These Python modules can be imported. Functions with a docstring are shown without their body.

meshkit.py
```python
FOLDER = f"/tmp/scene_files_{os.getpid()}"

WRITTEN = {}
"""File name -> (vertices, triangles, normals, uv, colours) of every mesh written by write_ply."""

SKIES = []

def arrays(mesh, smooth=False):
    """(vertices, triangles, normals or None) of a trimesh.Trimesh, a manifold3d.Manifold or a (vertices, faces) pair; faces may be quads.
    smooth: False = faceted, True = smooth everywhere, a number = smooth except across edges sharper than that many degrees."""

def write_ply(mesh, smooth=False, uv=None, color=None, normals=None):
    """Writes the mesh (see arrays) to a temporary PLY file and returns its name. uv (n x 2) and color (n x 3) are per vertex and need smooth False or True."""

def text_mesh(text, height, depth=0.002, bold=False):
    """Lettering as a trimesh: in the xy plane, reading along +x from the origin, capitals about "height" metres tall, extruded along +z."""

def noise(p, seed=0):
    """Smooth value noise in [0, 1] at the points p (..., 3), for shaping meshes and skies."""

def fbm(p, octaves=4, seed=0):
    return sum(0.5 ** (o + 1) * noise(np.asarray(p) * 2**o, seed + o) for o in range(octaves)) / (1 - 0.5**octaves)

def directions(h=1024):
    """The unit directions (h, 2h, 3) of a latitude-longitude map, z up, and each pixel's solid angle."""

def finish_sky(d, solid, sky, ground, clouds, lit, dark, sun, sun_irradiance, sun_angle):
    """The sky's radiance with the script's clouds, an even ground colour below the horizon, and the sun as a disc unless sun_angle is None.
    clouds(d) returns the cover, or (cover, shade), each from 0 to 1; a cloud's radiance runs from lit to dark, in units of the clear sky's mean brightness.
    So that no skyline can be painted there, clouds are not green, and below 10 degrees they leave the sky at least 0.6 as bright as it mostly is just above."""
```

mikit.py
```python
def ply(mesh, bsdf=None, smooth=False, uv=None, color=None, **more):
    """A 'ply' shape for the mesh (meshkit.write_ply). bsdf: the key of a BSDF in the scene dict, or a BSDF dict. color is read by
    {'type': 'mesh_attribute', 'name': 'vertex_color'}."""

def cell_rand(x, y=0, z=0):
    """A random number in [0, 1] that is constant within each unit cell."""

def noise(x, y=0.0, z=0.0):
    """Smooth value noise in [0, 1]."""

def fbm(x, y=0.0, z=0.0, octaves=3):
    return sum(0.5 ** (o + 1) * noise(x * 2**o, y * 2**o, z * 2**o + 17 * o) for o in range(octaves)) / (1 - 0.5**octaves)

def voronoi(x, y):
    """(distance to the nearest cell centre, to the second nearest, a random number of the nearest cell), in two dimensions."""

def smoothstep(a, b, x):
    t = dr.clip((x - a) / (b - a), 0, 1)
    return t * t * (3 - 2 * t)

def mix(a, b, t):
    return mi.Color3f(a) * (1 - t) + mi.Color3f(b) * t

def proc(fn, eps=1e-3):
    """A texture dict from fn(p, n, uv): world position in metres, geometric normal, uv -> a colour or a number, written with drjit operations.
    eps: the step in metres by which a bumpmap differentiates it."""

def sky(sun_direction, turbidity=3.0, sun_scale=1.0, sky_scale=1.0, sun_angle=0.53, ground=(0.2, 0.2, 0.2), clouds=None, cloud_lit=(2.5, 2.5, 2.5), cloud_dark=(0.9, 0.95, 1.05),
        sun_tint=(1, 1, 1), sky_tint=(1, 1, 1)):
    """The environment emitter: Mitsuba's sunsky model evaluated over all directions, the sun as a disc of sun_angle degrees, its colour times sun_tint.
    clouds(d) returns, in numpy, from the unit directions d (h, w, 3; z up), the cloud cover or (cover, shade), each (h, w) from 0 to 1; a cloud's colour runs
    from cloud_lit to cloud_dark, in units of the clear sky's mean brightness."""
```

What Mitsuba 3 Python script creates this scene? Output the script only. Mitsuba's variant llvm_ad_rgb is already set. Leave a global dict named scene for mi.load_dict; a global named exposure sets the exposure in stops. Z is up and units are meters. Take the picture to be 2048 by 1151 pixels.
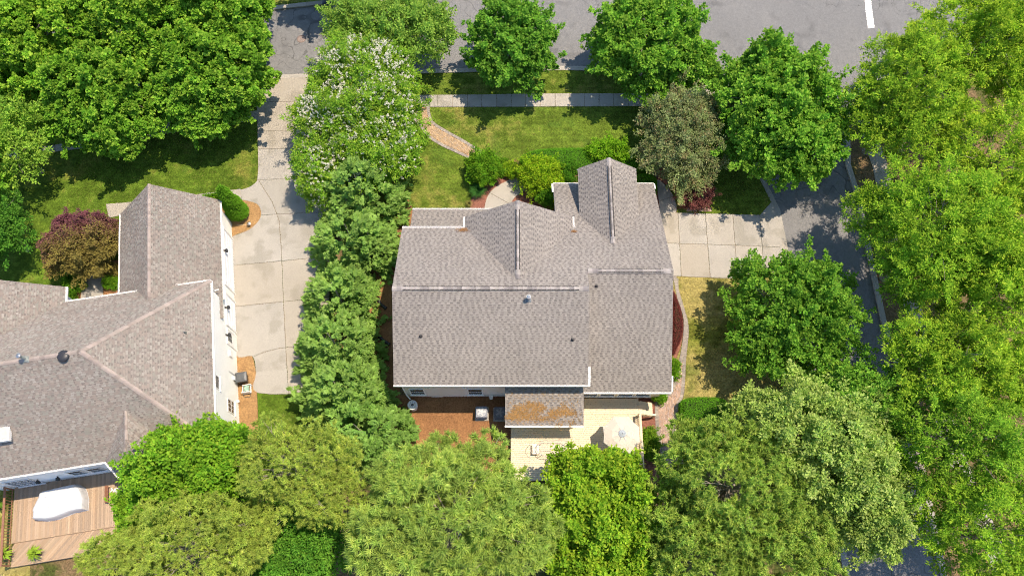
import math, random
import numpy as np, trimesh, mitsuba as mi, drjit as dr, shapely, mikit, meshkit
from shapely.geometry import Polygon, LineString, Point, box as sbox
from shapely.ops import unary_union
from mikit import noise, fbm, smoothstep, mix, proc, cell_rand, voronoi

# ------------------------------------------------------------------ camera, sky, exposure
T = mi.ScalarTransform4f
TILT = math.radians(20.76)
scene, labels = {}, {}
scene['camera'] = {'type': 'perspective', 'fov': 2 * math.degrees(math.atan(1024 / 1570)), 'fov_axis': 'x', 'near_clip': 0.5, 'far_clip': 2000.0,
    'to_world': T().look_at(origin=[0, 0, 57], target=[0, math.sin(TILT), 57 - math.cos(TILT)], up=[0, math.cos(TILT), math.sin(TILT)])}
scene['sky'] = mikit.sky((0.33, 0.14, 1.0), turbidity=4, sky_scale=1.4, sun_tint=(1.0, 1.0, 1.0))
exposure = 2.1

# ------------------------------------------------------------------ materials
def ref(k): return {'type': 'ref', 'id': k}
VC = {'type': 'mesh_attribute', 'name': 'vertex_color'}
def principled(col, rough=0.8, spec=0.4, **kw):
    return {'type': 'twosided', 'b': {'type': 'principled', 'base_color': col, 'roughness': rough, 'specular': spec, **kw}}
def rgb(*c): return {'type': 'rgb', 'value': list(c)}
scene['leaf'] = {'type': 'principledthin', 'base_color': VC, 'roughness': 0.42, 'spec_trans': 0.0, 'diff_trans': 0.8, 'eta': 1.4}
scene['matte'] = principled(VC, 0.85, 0.3)
scene['satin'] = principled(VC, 0.45, 0.5)
scene['metal'] = principled(rgb(.5, .5, .5), 0.35, 0.5, metallic=0.9)
scene['glass_dark'] = principled(rgb(.03, .035, .04), 0.08, 0.6)
scene['glass_clear'] = {'type': 'thindielectric'}

def f_bark(p, n, uv):
    return mix((.20, .17, .14), (.38, .34, .29), fbm(p.x * 9, p.y * 9, p.z * 2.5))
scene['bark'] = principled(proc(f_bark), 0.95, 0.1)

def f_asphalt(p, n, uv):
    base = mix((.165, .166, .170), (.200, .199, .198), fbm(p.x * .35, p.y * .35, 3, 4))
    base = base * (0.86 + .28 * noise(p.x * 28, p.y * 28)) * (.93 + .14 * noise(p.x * 7, p.y * 7))
    a, b, c = voronoi(p.x * .45 + 2 * noise(p.x * .8, p.y * .8), p.y * .45 + 2 * noise(p.x * .8 + 9, p.y * .8))
    crack = (1 - smoothstep(.0, .05, b - a)) * smoothstep(.40, .62, noise(p.x * .22, p.y * .22, 8))
    oil = smoothstep(.60, .82, fbm(p.x * .9 + 11, p.y * .9, 6, 4)); base = base * (1 - .22 * oil)
    return mix(base, mi.Color3f(.07, .07, .07), crack * .7)
scene['asphalt'] = principled(proc(f_asphalt), 0.9, 0.25)

def concrete_fn(tint, seed):
    def f(p, n, uv):
        m = fbm(p.x * .5 + seed, p.y * .5, seed, 4)
        c = mix((.315, .295, .262), (.39, .37, .335), m)
        st = smoothstep(.52, .75, fbm(p.x * 1.1 + 31, p.y * 1.1, seed + 4, 4))
        c = mix(c, mi.Color3f(.25, .235, .20), st * .6)
        c = c * (.92 + .16 * noise(p.x * 22, p.y * 22, seed))
        return c * mi.Color3f(*tint)
    return f
for i, t in enumerate([(1, 1, 1), (.93, .93, .92), (1.05, 1.04, 1.02), (.98, .95, .90)]):
    scene[f'concrete{i}'] = principled(proc(concrete_fn(t, i * 3.7)), 0.9, 0.25)

def lawn_fn(green, dry, amount, seed):
    def f(p, n, uv):
        big = fbm(p.x * .28 + seed, p.y * .28, seed, 4)
        mid = fbm(p.x * 1.7, p.y * 1.7, seed + 5, 3)
        fine = noise(p.x * 11, p.y * 11, 2) * .6 + noise(p.x * 27, p.y * 27, 4) * .4
        d = smoothstep(.62 - amount, .98 - amount, big * .65 + mid * .45)
        g = mix(mi.Color3f(*green) * .72, mi.Color3f(*green) * 1.25, smoothstep(.2, .8, mid))
        c = mix(g, mi.Color3f(*dry), d)
        c = c * (1 + .07 * dr.sin(p.y * 11.0 + .6 * noise(p.x * .4, p.y * .4)))
        clover = smoothstep(.62, .8, fbm(p.x * .8 + 40, p.y * .8, seed + 9, 3))
        c = mix(c, mi.Color3f(.07, .13, .018), clover * .5)
        return c * (.5 + 1.0 * fine)
    return f
scene['lawn_fresh'] = principled(proc(lawn_fn((.098, .150, .018), (.21, .19, .05), .09, 1.0)), 0.95, 0.1)
scene['lawn_dry'] = principled(proc(lawn_fn((.135, .155, .025), (.29, .245, .088), .30, 6.0)), 0.95, 0.1)
scene['lawn_deep'] = principled(proc(lawn_fn((.082, .138, .014), (.17, .17, .035), .05, 12.0)), 0.95, 0.1)

def f_ground(p, n, uv):
    m = fbm(p.x * .5, p.y * .5, 1, 4)
    c = mix((.06, .075, .018), (.16, .115, .06), smoothstep(.35, .65, m))
    c = mix(c, mi.Color3f(.20, .13, .075), smoothstep(.5, .75, fbm(p.x * 2.1, p.y * 2.1, 7, 3)) * .7)
    return c * (.6 + .8 * noise(p.x * 14, p.y * 14))
scene['litter'] = principled(proc(f_ground), 0.95, 0.1)

def mulch_fn(a, b, seed):
    def f(p, n, uv):
        m = fbm(p.x * 1.2, p.y * 1.2, seed, 3)
        s = noise(p.x * 30 + 6 * noise(p.x * 3, p.y * 3), p.y * 9, seed) * .5 + noise(p.x * 10, p.y * 32, seed + 3) * .5
        return mix(a, b, m) * (.55 + .9 * s)
    return f
scene['pine_straw'] = principled(proc(mulch_fn((.19, .095, .045), (.30, .155, .07), 2.0)), 0.95, 0.1)
scene['tan_straw'] = principled(proc(mulch_fn((.28, .165, .075), (.36, .22, .10), 5.0)), 0.95, 0.1)
scene['red_mulch'] = principled(proc(mulch_fn((.15, .06, .045), (.30, .14, .10), 8.0)), 0.95, 0.1)

def siding_fn(c, lap):
    def f(p, n, uv):
        t = p.z / lap - dr.floor(p.z / lap)
        return mi.Color3f(*c) * (.90 + .10 * smoothstep(.0, .16, t)) * (.95 + .08 * fbm(p.x * .8, p.y * .8, p.z * .8))
    return f
scene['siding_beige'] = principled(proc(siding_fn((.62, .58, .53), .13)), 0.7, 0.3)
scene['siding_cream'] = principled(proc(siding_fn((.72, .60, .38), .13)), 0.7, 0.3)
scene['siding_white'] = principled(proc(siding_fn((.80, .80, .78), .13)), 0.7, 0.3)
def f_white(p, n, uv): return mi.Color3f(.78, .77, .75) * (.92 + .1 * fbm(p.x * 3, p.y * 3, p.z * 3))
scene['white_paint'] = principled(proc(f_white), 0.5, 0.4)
def f_brick(p, n, uv):
    row = dr.floor(p.z / .075); u = (p.x + p.y) / .22 + .5 * (row - 2 * dr.floor(row / 2))
    m = smoothstep(.02, .06, u - dr.floor(u)) * smoothstep(.06, .16, p.z / .075 - row)
    return mix((.45, .40, .36), mi.Color3f(.30, .10, .06) * (.7 + .6 * cell_rand(dr.floor(u), row)), m)
scene['foundation_brick'] = principled(proc(f_brick), 0.9, 0.2)
def f_fabric(p, n, uv): return mi.Color3f(.54, .55, .565) * (.92 + .08 * fbm(p.x * 2, p.y * 2, p.z * 2))
scene['vinyl_cover'] = principled(proc(f_fabric), 0.45, 0.4)

# ------------------------------------------------------------------ helpers
def numbered(name):
    if name not in used: used.add(name); return name
    k = 1
    while f'{name}_{k:03d}' in used: k += 1
    used.add(f'{name}_{k:03d}'); return f'{name}_{k:03d}'
used = set()
def tag(key, label=None, cat=None, group=None, kind=None):
    d = {k: v for k, v in (('label', label), ('category', cat), ('group', group), ('kind', kind)) if v}
    if d: labels[key] = {**labels.get(key, {}), **d}
    return key
def thing(name, label, cat, group=None): return tag(numbered(name), label, cat, group)
def paint(mesh, col):
    n = len(mesh[0]) if isinstance(mesh, tuple) else len(mesh.vertices)
    return np.tile(np.asarray(col, float), (n, 1))
def put(name, mesh, bsdf, parent=None, col=None, smooth=False, **lab):
    key = numbered(f'{parent}__{name}' if parent else name)
    if col is not None:
        if isinstance(mesh, trimesh.Trimesh): mesh = (np.array(mesh.vertices), np.array(mesh.faces))
        c = np.asarray(col, float)
        c = paint(mesh, c) if c.ndim == 1 else c
        scene[key] = mikit.ply(mesh, bsdf, smooth=bool(smooth), color=c)
    else:
        scene[key] = mikit.ply(mesh, bsdf, smooth=smooth)
    if lab: tag(key, **lab)
    return key
def cat(ms): return trimesh.util.concatenate([m for m in ms if m is not None])
def box(x0, x1, y0, y1, z0, z1):
    m = trimesh.creation.box((x1 - x0, y1 - y0, z1 - z0)); m.apply_translation(((x0 + x1) / 2, (y0 + y1) / 2, (z0 + z1) / 2)); return m
def obox(c, size, ang=0, ax=(0, 0, 1)):
    m = trimesh.creation.box(size); m.apply_transform(trimesh.transformations.rotation_matrix(ang, ax)); m.apply_translation(c); return m
def rbox(x0, x1, y0, y1, z0, z1, r=.03):
    p = sbox(x0 + r, y0 + r, x1 - r, y1 - r).buffer(r, quad_segs=3)
    a = trimesh.creation.extrude_polygon(p, z1 - z0 - r, engine='earcut'); a.apply_translation((0, 0, z0))
    q = p.buffer(-r * .7)
    b = trimesh.creation.extrude_polygon(q, r, engine='earcut'); b.apply_translation((0, 0, z1 - r))
    return cat([a, b])
def slab(poly, z0, z1):
    ms = []
    for g in getattr(poly, 'geoms', [poly]):
        if g.geom_type == 'Polygon' and g.area > 1e-4:
            m = trimesh.creation.extrude_polygon(g, z1 - z0, engine='earcut'); m.apply_translation((0, 0, z0)); ms.append(m)
    return cat(ms) if ms else None
def bar(p, q, w, h=None, up=(0, 0, 1)):
    """a squared bar from p to q, w wide and h high"""
    p, q = np.asarray(p, float), np.asarray(q, float); h = w if h is None else h
    d = q - p; L = np.linalg.norm(d); d /= L
    s = np.cross(d, up); s = s / np.linalg.norm(s) if np.linalg.norm(s) > 1e-6 else np.array([1., 0, 0]); u = np.cross(s, d)
    m = trimesh.creation.box((L, w, h)); M = np.eye(4); M[:3, 0], M[:3, 1], M[:3, 2], M[:3, 3] = d, s, u, (p + q) / 2
    m.apply_transform(M); return m
def tube(pts, radii, sides=7):
    pts = np.asarray(pts, float); n = len(pts); radii = np.broadcast_to(radii, n)
    V, F = [], []
    for i in range(n):
        d = pts[min(i + 1, n - 1)] - pts[max(i - 1, 0)]; d /= np.linalg.norm(d) + 1e-12
        a = np.cross(d, [0.31, .17, .93] if abs(d[2]) < .9 else [1, 0.1, 0]); a /= np.linalg.norm(a); b = np.cross(d, a)
        t = np.arange(sides) / sides * 2 * np.pi
        V.append(pts[i] + radii[i] * (np.cos(t)[:, None] * a + np.sin(t)[:, None] * b))
    for i in range(n - 1):
        for k in range(sides):
            a, b = i * sides + k, i * sides + (k + 1) % sides
            F += [[a, b, b + sides], [a, b + sides, a + sides]]
    F += [[0, k + 1, k] for k in range(1, sides - 1)] + [[(n - 1) * sides, (n - 1) * sides + k, (n - 1) * sides + k + 1] for k in range(1, sides - 1)]
    return trimesh.Trimesh(np.vstack(V), np.array(F), process=False)
def cyl(c, r, h, seg=20, r2=None):
    r2 = r if r2 is None else r2
    return trimesh.creation.revolve([(0, 0), (r, 0), (r2, h), (0, h)], sections=seg).apply_translation(c)
def lathe(c, prof, seg=24): return trimesh.creation.revolve(prof, sections=seg).apply_translation(c)
def prism(profile, axis, lo, hi):
    """extrude a profile: axis 'x' takes (y, z) points, axis 'y' takes (x, z) points"""
    m = trimesh.creation.extrude_polygon(Polygon(profile), hi - lo, engine='earcut'); v = m.vertices.copy()
    m.vertices = np.c_[v[:, 2] + lo, v[:, 0], v[:, 1]] if axis == 'x' else np.c_[v[:, 0], v[:, 2] + lo, v[:, 1]]
    if axis == 'y': m.invert()
    return m
def smooth_line(pts, n=8):
    """Catmull-Rom through the points"""
    P = np.asarray(pts, float); P = np.vstack([2 * P[0] - P[1], P, 2 * P[-1] - P[-2]]); out = []
    for i in range(1, len(P) - 2):
        for t in np.arange(n) / n:
            out.append(.5 * ((2 * P[i]) + (-P[i - 1] + P[i + 1]) * t + (2 * P[i - 1] - 5 * P[i] + 4 * P[i + 1] - P[i + 2]) * t * t + (-P[i - 1] + 3 * P[i] - 3 * P[i + 1] + P[i + 2]) * t ** 3))
    out.append(P[-2]); return np.array(out)
def blob(pts, n=6):
    P = list(pts); L = smooth_line(P[-2:] + P + P[:2], n); return Polygon(L[2 * n:-2 * n]).buffer(0)

# ------------------------------------------------------------------ ground, roads, pavements
G = 0.10       # the level of the lots; the street lies lower
street_main = Polygon([(-62.98,45.51),(-32.27,47.03),(-21.69,48.13),(-16.37,48.86),(-7.85,49.36),(7.95,49.81),(35.09,49.92),(66.74,49.92),(64.25,42.44),(46.94,42.86),(33.72,42.07),(29.96,40.27),(28.21,37.26),(27.62,33.86),(19.8,33.86),(19.3,36.28),(18.73,39.0),(17.54,41.04),(16.11,41.92),(4.61,42.13),(-5.82,41.87),(-17.92,41.4),(-20.94,41.25),(-33.33,40.37),(-60.56,38.0)])
street_side = Polygon([(18.97,38.0),(19.8,33.86),(20.88,30.59),(21.62,28.32),(21.88,23.94),(22.14,18.97),(22.69,12.76),(23.02,7.0),(22.98,0.63),(22.86,-6.94),(28.85,-6.94),(29.18,0.63),(29.09,5.62),(29.02,9.11),(28.61,15.04),(28.14,18.97),(27.98,23.94),(27.89,29.22),(27.49,32.44),(28.13,37.26)])
street = unary_union([street_main, street_side]).buffer(.6).buffer(-1.2).buffer(.6)
frame_area = sbox(-60, -30, 60, 70)
put('street', slab(street, -.10, 0.0), 'asphalt', kind='structure', label='grey asphalt street that crosses the top and bends down on the right')
curb_zone = street.buffer(.42).difference(street)
# concrete outlines
drive_left = blob([(-20.69,41.17),(-17.8,41.28),(-16.2,36.7),(-14.73,29.17),(-14.16,22.21),(-14.07,16.56),(-14.2,13.68),(-18.74,13.3),(-19.06,14.82),(-19.47,16.09),(-20.82,16.32),(-21.65,20.56),(-22.55,25.45),(-22.33,25.88),(-20.9,26.58),(-20.18,27.6),(-20.42,28.62),(-21.32,29.07),(-23.68,29.53),(-23.73,29.89),(-22.13,30.07),(-21.05,30.62),(-20.85,31.69),(-21.41,36.21),(-21.74,39.44)], 4)
drive_right = Polygon([(11.1,28.09),(19.92,27.82),(21.13,29.17),(21.67,28.27),(21.81,23.05),(17.36,22.34),(12.67,22.55),(10.76,22.55)])
walk_front = Polygon([(-13.84,39.09),(-5.3,39.19),(4.53,39.34),(12.23,39.34),(13.92,39.09),(15.37,38.43),(15.98,38.09),(-13.75,37.94)]).union(Polygon([(13.08,39.19),(15.93,40.1),(17.97,41.23),(18.44,39.44),(16.86,38.43),(13.85,38.04)]))
walk_left = Polygon([(-21.53,37.64),(-25.09,37.0),(-29.22,36.41),(-32.84,35.43),(-37.65,34.37),(-44.78,32.86),(-44.52,31.83),(-38.72,33.52),(-32.66,34.42),(-29.06,35.34),(-24.97,36.11),(-21.42,36.7)])
walk_entry = Polygon(smooth_line([(-2.26,28.27),(-1.99,29.48),(-1.38,30.3),(-0.25,30.99),(0.66,31.45)], 5).tolist() + smooth_line([(1.55,30.44),(0.85,29.89),(0.12,29.26),(-0.36,28.04)], 5).tolist())
walk_side = blob([(11.81,30.9),(12.55,30.44),(13.13,29.39),(13.2,28.09),(11.91,28.09)], 4)
walk_n1 = Polygon([(-32.8,28.8),(-30.89,28.98),(-28.11,29.3),(-22.14,30.17),(-21.29,29.85),(-22.43,29.26),(-28.02,28.71),(-32.33,27.55)])
walk_n2 = Polygon([(-33.59,24.54),(-32.29,24.54),(-31.4,20.15),(-33.21,20.15)])
path_front_a = smooth_line([(-7.01,38.04),(-6.9,37.29),(-6.53,36.46),(-5.45,35.68),(-4.13,34.85),(-2.53,33.71),(-1.61,32.95)], 8)
path_front_b = smooth_line([(-8.58,38.04),(-8.27,36.8),(-7.64,35.87),(-7.02,35.0),(-5.87,34.18),(-4.69,33.56),(-3.6,32.95),(-2.84,32.29)], 8)
path_front = Polygon(path_front_a.tolist() + path_front_b[::-1].tolist()).buffer(0)
path_right_a = smooth_line([(12.7,22.38),(12.69,21.3),(13.09,18.94),(12.72,16.56),(12.12,14.63),(11.58,13.3),(10.59,12.74),(10.44,10.53),(10.64,9.1),(10.68,6.99)], 6)
path_right_b = smooth_line([(12.79,22.63),(13.02,20.56),(13.44,18.54),(13.03,15.78),(12.69,13.3),(12.25,12.3),(11.95,11.26),(11.84,9.81),(12.09,8.39),(12.55,6.99)], 6)
path_right = Polygon(path_right_a.tolist() + path_right_b[::-1].tolist()).buffer(0)
walk_east = LineString([(29.7,36.21),(30.32,32.39),(30.49,23.9),(31.16,15.01),(31.67,9.1),(32.55,5.61),(33.55,0.62),(34.18,-3.99)]).buffer(.65)
hard = unary_union([street.buffer(.42), drive_left, drive_right, walk_front, walk_left, walk_entry, walk_side, walk_n1, walk_n2, path_front, path_right, walk_east])
# beds
bed_entry = blob([(-3.38,28.27),(-3.01,29.85),(-1.6,31.69),(-0.99,32.62),(0.87,32.95),(3.15,33.56),(9.38,33.8),(12.64,32.86),(12.85,30.07),(13.19,28.04),(11.09,27.82),(3.42,26.06),(-2.55,26.06)], 4)
bed_front_l = Polygon([(-9.36,25.62),(-9.3,27.38),(-8.47,29.39),(-7.97,28.27),(-7.87,26.06)])
bed_back = Polygon([(-10.91,23.05),(-8.8,23.9),(-8.25,13.12),(0.96,13.49),(0.92,6.99),(-7.94,6.99),(-8.81,9.81),(-10.91,18.94)])
bed_east = blob([(12.25,21.59),(12.67,20.97),(13.05,18.94),(12.75,16.95),(11.99,15.4),(11.17,14.25),(11.67,21.59)], 4)
bed_deck = Polygon([(8.77,13.12),(10.61,13.12),(10.52,10.53),(10.85,6.99),(8.44,6.99)])
bed_boxwood = blob([(12.11,11.45),(11.91,9.81),(12.21,8.03),(14.11,7.68),(15.09,10.53),(15.29,12.74),(13.09,12.74)], 4)
bed_corner = blob([(-22.06,25.62),(-22.03,26.06),(-20.9,26.58),(-20.18,27.6),(-20.42,28.62),(-21.32,29.07),(-23.68,29.53),(-23.62,26.06),(-23.11,25.19)], 5)
bed_wall = blob([(-20.82,16.36),(-19.68,16.25),(-19.18,15.2),(-18.82,13.3),(-18.45,9.81),(-19.64,9.81),(-20.18,9.81),(-21.01,16.36)], 5)
bed_n2 = Polygon([(-32.17,23.9),(-30.41,23.9),(-29.82,20.56),(-31.52,20.56)]).union(Polygon([(-34.37,20.56),(-33.03,21.59),(-32.73,20.07),(-34.35,20.07)]))
beds = {'mulch_bed': (bed_entry, 'red_mulch', 'red brown mulch bed around the entry walk and front shrubs'),
        'mulch_bed_a': (bed_front_l, 'pine_straw', 'narrow straw bed at the left front corner of the middle house'),
        'mulch_bed_b': (bed_back, 'pine_straw', 'orange brown pine straw behind and left of the middle house'),
        'mulch_bed_c': (bed_east, 'red_mulch', 'narrow mulch strip along the right side of the middle house'),
        'mulch_bed_d': (bed_deck, 'red_mulch', 'mulch strip between the cream deck and the brick path'),
        'mulch_bed_e': (bed_boxwood, 'red_mulch', 'dark red mulch around the clipped hedge right of the brick path'),
        'mulch_bed_f': (bed_corner, 'tan_straw', 'rounded tan straw bed under the cone shaped shrub'),
        'mulch_bed_g': (bed_wall, 'tan_straw', 'long tan straw bed along the white wall of the left house'),
        'mulch_bed_h': (bed_n2, 'pine_straw', 'brown straw beds beside the short walk of the left house')}
taken = hard
for k, (poly, m, lab) in beds.items():
    poly = poly.difference(taken); taken = taken.union(poly)
    put('mulch_bed', slab(poly, -.1, G + .02), m, kind='structure', label=lab)
lawn_polys = [
    (Polygon([(-14.07,42.26),(29.36,42.26),(27.09,27.38),(20.72,26.06),(10.98,26.06),(-12.89,26.06)]), 'lawn_fresh', 'mown front lawn of the middle house up to the street'),
    (Polygon([(11.57,23.05),(26.43,23.05),(23.87,6.29),(10.45,6.29)]), 'lawn_dry', 'dry yellow lawn right of the middle house'),
    (Polygon([(-57.04,40.71),(-20.15,42.26),(-17.71,18.94),(-50.53,18.94)]), 'lawn_deep', 'green lawn in front of the left house'),
    (Polygon([(-19.4,13.87),(-14.22,13.87),(-13.62,6.99),(-19.65,6.99)]), 'lawn_deep', 'small green lawn below the end of the long driveway'),
    (Polygon([(-46.96,6.99),(-34.19,6.99),(-32.13,-2.47),(-44.13,-2.47)]), 'lawn_dry', 'yellow grass left of the wooden deck'),
    (Polygon([(-140, 140), (140, 140), (140, 40), (-140, 40)]), 'lawn_fresh', 'grass verge on the far side of the street')]
grass_areas = []
for poly, m, lab in lawn_polys:
    poly = poly.difference(taken.buffer(.02)); taken = taken.union(poly); grass_areas.append((poly, m))
    put('lawn', slab(poly, -.1, G), m, kind='structure', label=lab)
rest = sbox(-300, -300, 300, 300).difference(taken)
put('ground', slab(rest, -.1, G - .01), 'litter', kind='structure', label='brown leaf litter and thin grass under the trees')

def split(poly, lines, gap):
    return [g for g in getattr(poly.difference(unary_union([LineString(l).buffer(gap / 2, cap_style=2) for l in lines])), 'geoms', [poly]) if g.area > .02]
def pave(name, poly, lines, z, label, gap=.026, piece='panel', mats=(0, 1, 2, 3), seed=1):
    """a concrete pavement cast as panels: the joints are real gaps over a darker base"""
    rnd = random.Random(seed)
    key = put(name, slab(poly.buffer(-.03), -.1, z - .035), 'litter', kind='structure', label=label)
    for g in split(poly, lines, gap): put(piece, slab(g.buffer(-.004), z - .06, z + rnd.uniform(-.004, .004)), f'concrete{rnd.choice(mats)}', key)
    return key
def px_lines(ls): return ls
pave('left_driveway', drive_left.difference(street.buffer(.42)), [[(-27.0,35.63),(-13.59,35.63)], [(-27.39,38.28),(-13.81,38.68)], [(-26.73,33.71),(-13.47,34.09)], [(-26.29,30.72),(-20.77,30.99),(-13.27,31.36)], [(-20.73,30.99),(-19.36,28.94),(-18.67,27.38),(-18.2,24.76),(-17.61,20.56),(-17.01,16.56),(-16.4,12.74)],
    [(-23.44,27.64),(-19.45,27.86),(-13.04,28.18)], [(-23.26,23.31),(-18.14,23.82),(-12.77,24.41)], [(-22.79,19.87),(-17.6,20.44),(-12.51,20.97)], [(-19.36,16.09),(-18.57,16.44),(-17.48,16.72),(-12.25,17.34)], [(-22.1,30.17),(-21.86,29.17)]], G + .03, 'long pale concrete driveway beside the left house', mats=(0, 1, 3), seed=3)
pave('right_driveway', drive_right.difference(street.buffer(.42)), [[(13.36,28.71),(13.19,22.21)], [(15.54,28.71),(15.44,22.21)], [(17.76,28.71),(17.56,22.01)], [(19.94,28.71),(19.66,22.01)], [(10.54,25.4),(16.07,25.23),(21.19,25.01)]], G + .03, 'wide pale concrete driveway right of the middle house', mats=(0, 2, 3), seed=4)
pave('sidewalk', walk_front.difference(street.buffer(.42)), [[(-13.92,40.2),(-13.7,37.19)],[(-12.66,40.2),(-12.46,37.19)],[(-11.4,40.2),(-11.22,37.19)],[(-10.14,40.2),(-9.98,37.19)],[(-8.89,40.2),(-8.74,37.19)],[(-7.63,40.2),(-7.51,37.19)],[(-6.37,40.2),(-6.27,37.19)],[(-5.11,40.2),(-5.03,37.19)],[(-3.85,40.2),(-3.79,37.19)],[(-2.59,40.2),(-2.55,37.19)],[(-1.33,40.2),(-1.31,37.19)],[(-0.07,40.2),(-0.07,37.19)],[(1.19,40.2),(1.17,37.19)],[(2.44,40.2),(2.41,37.19)],[(3.7,40.2),(3.65,37.19)],[(4.96,40.2),(4.88,37.19)],[(6.22,40.2),(6.12,37.19)],[(7.48,40.2),(7.36,37.19)],[(8.74,40.2),(8.6,37.19)],[(10.0,40.2),(9.84,37.19)],[(11.26,40.2),(11.08,37.19)],[(12.52,40.2),(12.32,37.19)],[(13.77,40.2),(13.56,37.19)],[(15.03,40.2),(14.8,37.19)],[(16.29,40.2),(16.03,37.19)]], G + .03, 'straight concrete sidewalk in front of the middle house', mats=(0, 2, 2), seed=5)
pave('left_sidewalk', walk_left, [[(-46.02,37.94),(-44.16,30.99)],[(-44.83,37.94),(-43.01,30.99)],[(-43.64,37.94),(-41.87,30.99)],[(-42.45,37.94),(-40.72,30.99)],[(-41.26,37.94),(-39.58,30.99)],[(-40.08,37.94),(-38.43,30.99)],[(-38.89,37.94),(-37.29,30.99)],[(-37.7,37.94),(-36.14,30.99)],[(-36.51,37.94),(-35.0,30.99)],[(-35.32,37.94),(-33.85,30.99)],[(-34.13,37.94),(-32.71,30.99)],[(-32.94,37.94),(-31.56,30.99)],[(-31.76,37.94),(-30.42,30.99)],[(-30.57,37.94),(-29.27,30.99)],[(-29.38,37.94),(-28.13,30.99)],[(-28.19,37.94),(-26.98,30.99)],[(-27.0,37.94),(-25.84,30.99)],[(-25.81,37.94),(-24.7,30.99)],[(-24.62,37.94),(-23.55,30.99)],[(-23.43,37.94),(-22.41,30.99)],[(-22.25,37.94),(-21.26,30.99)]], G + .03, 'shaded concrete sidewalk under the big trees at upper left', mats=(1, 0), seed=6)
pave('entry_walk', walk_entry, [[(-1.79,29.8),(-0.16,28.8)], [(-0.57,31.13),(0.85,29.53)]], G + .03, 'curved concrete walk to the front door of the middle house', mats=(2, 0), seed=7)
pave('side_walk', walk_side, [[(11.77,29.03),(13.22,29.53)]], G + .03, 'short concrete walk beside the red shrub', mats=(1, 0), seed=8)
pave('house_walk', walk_n1, [[(-28.23,30.07),(-27.88,27.82)], [(-24.63,30.53),(-24.16,28.27)], [(-30.67,30.07),(-30.21,27.38)]], G + .03, 'concrete walk around the front of the left house', mats=(0, 3), seed=9)
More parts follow.
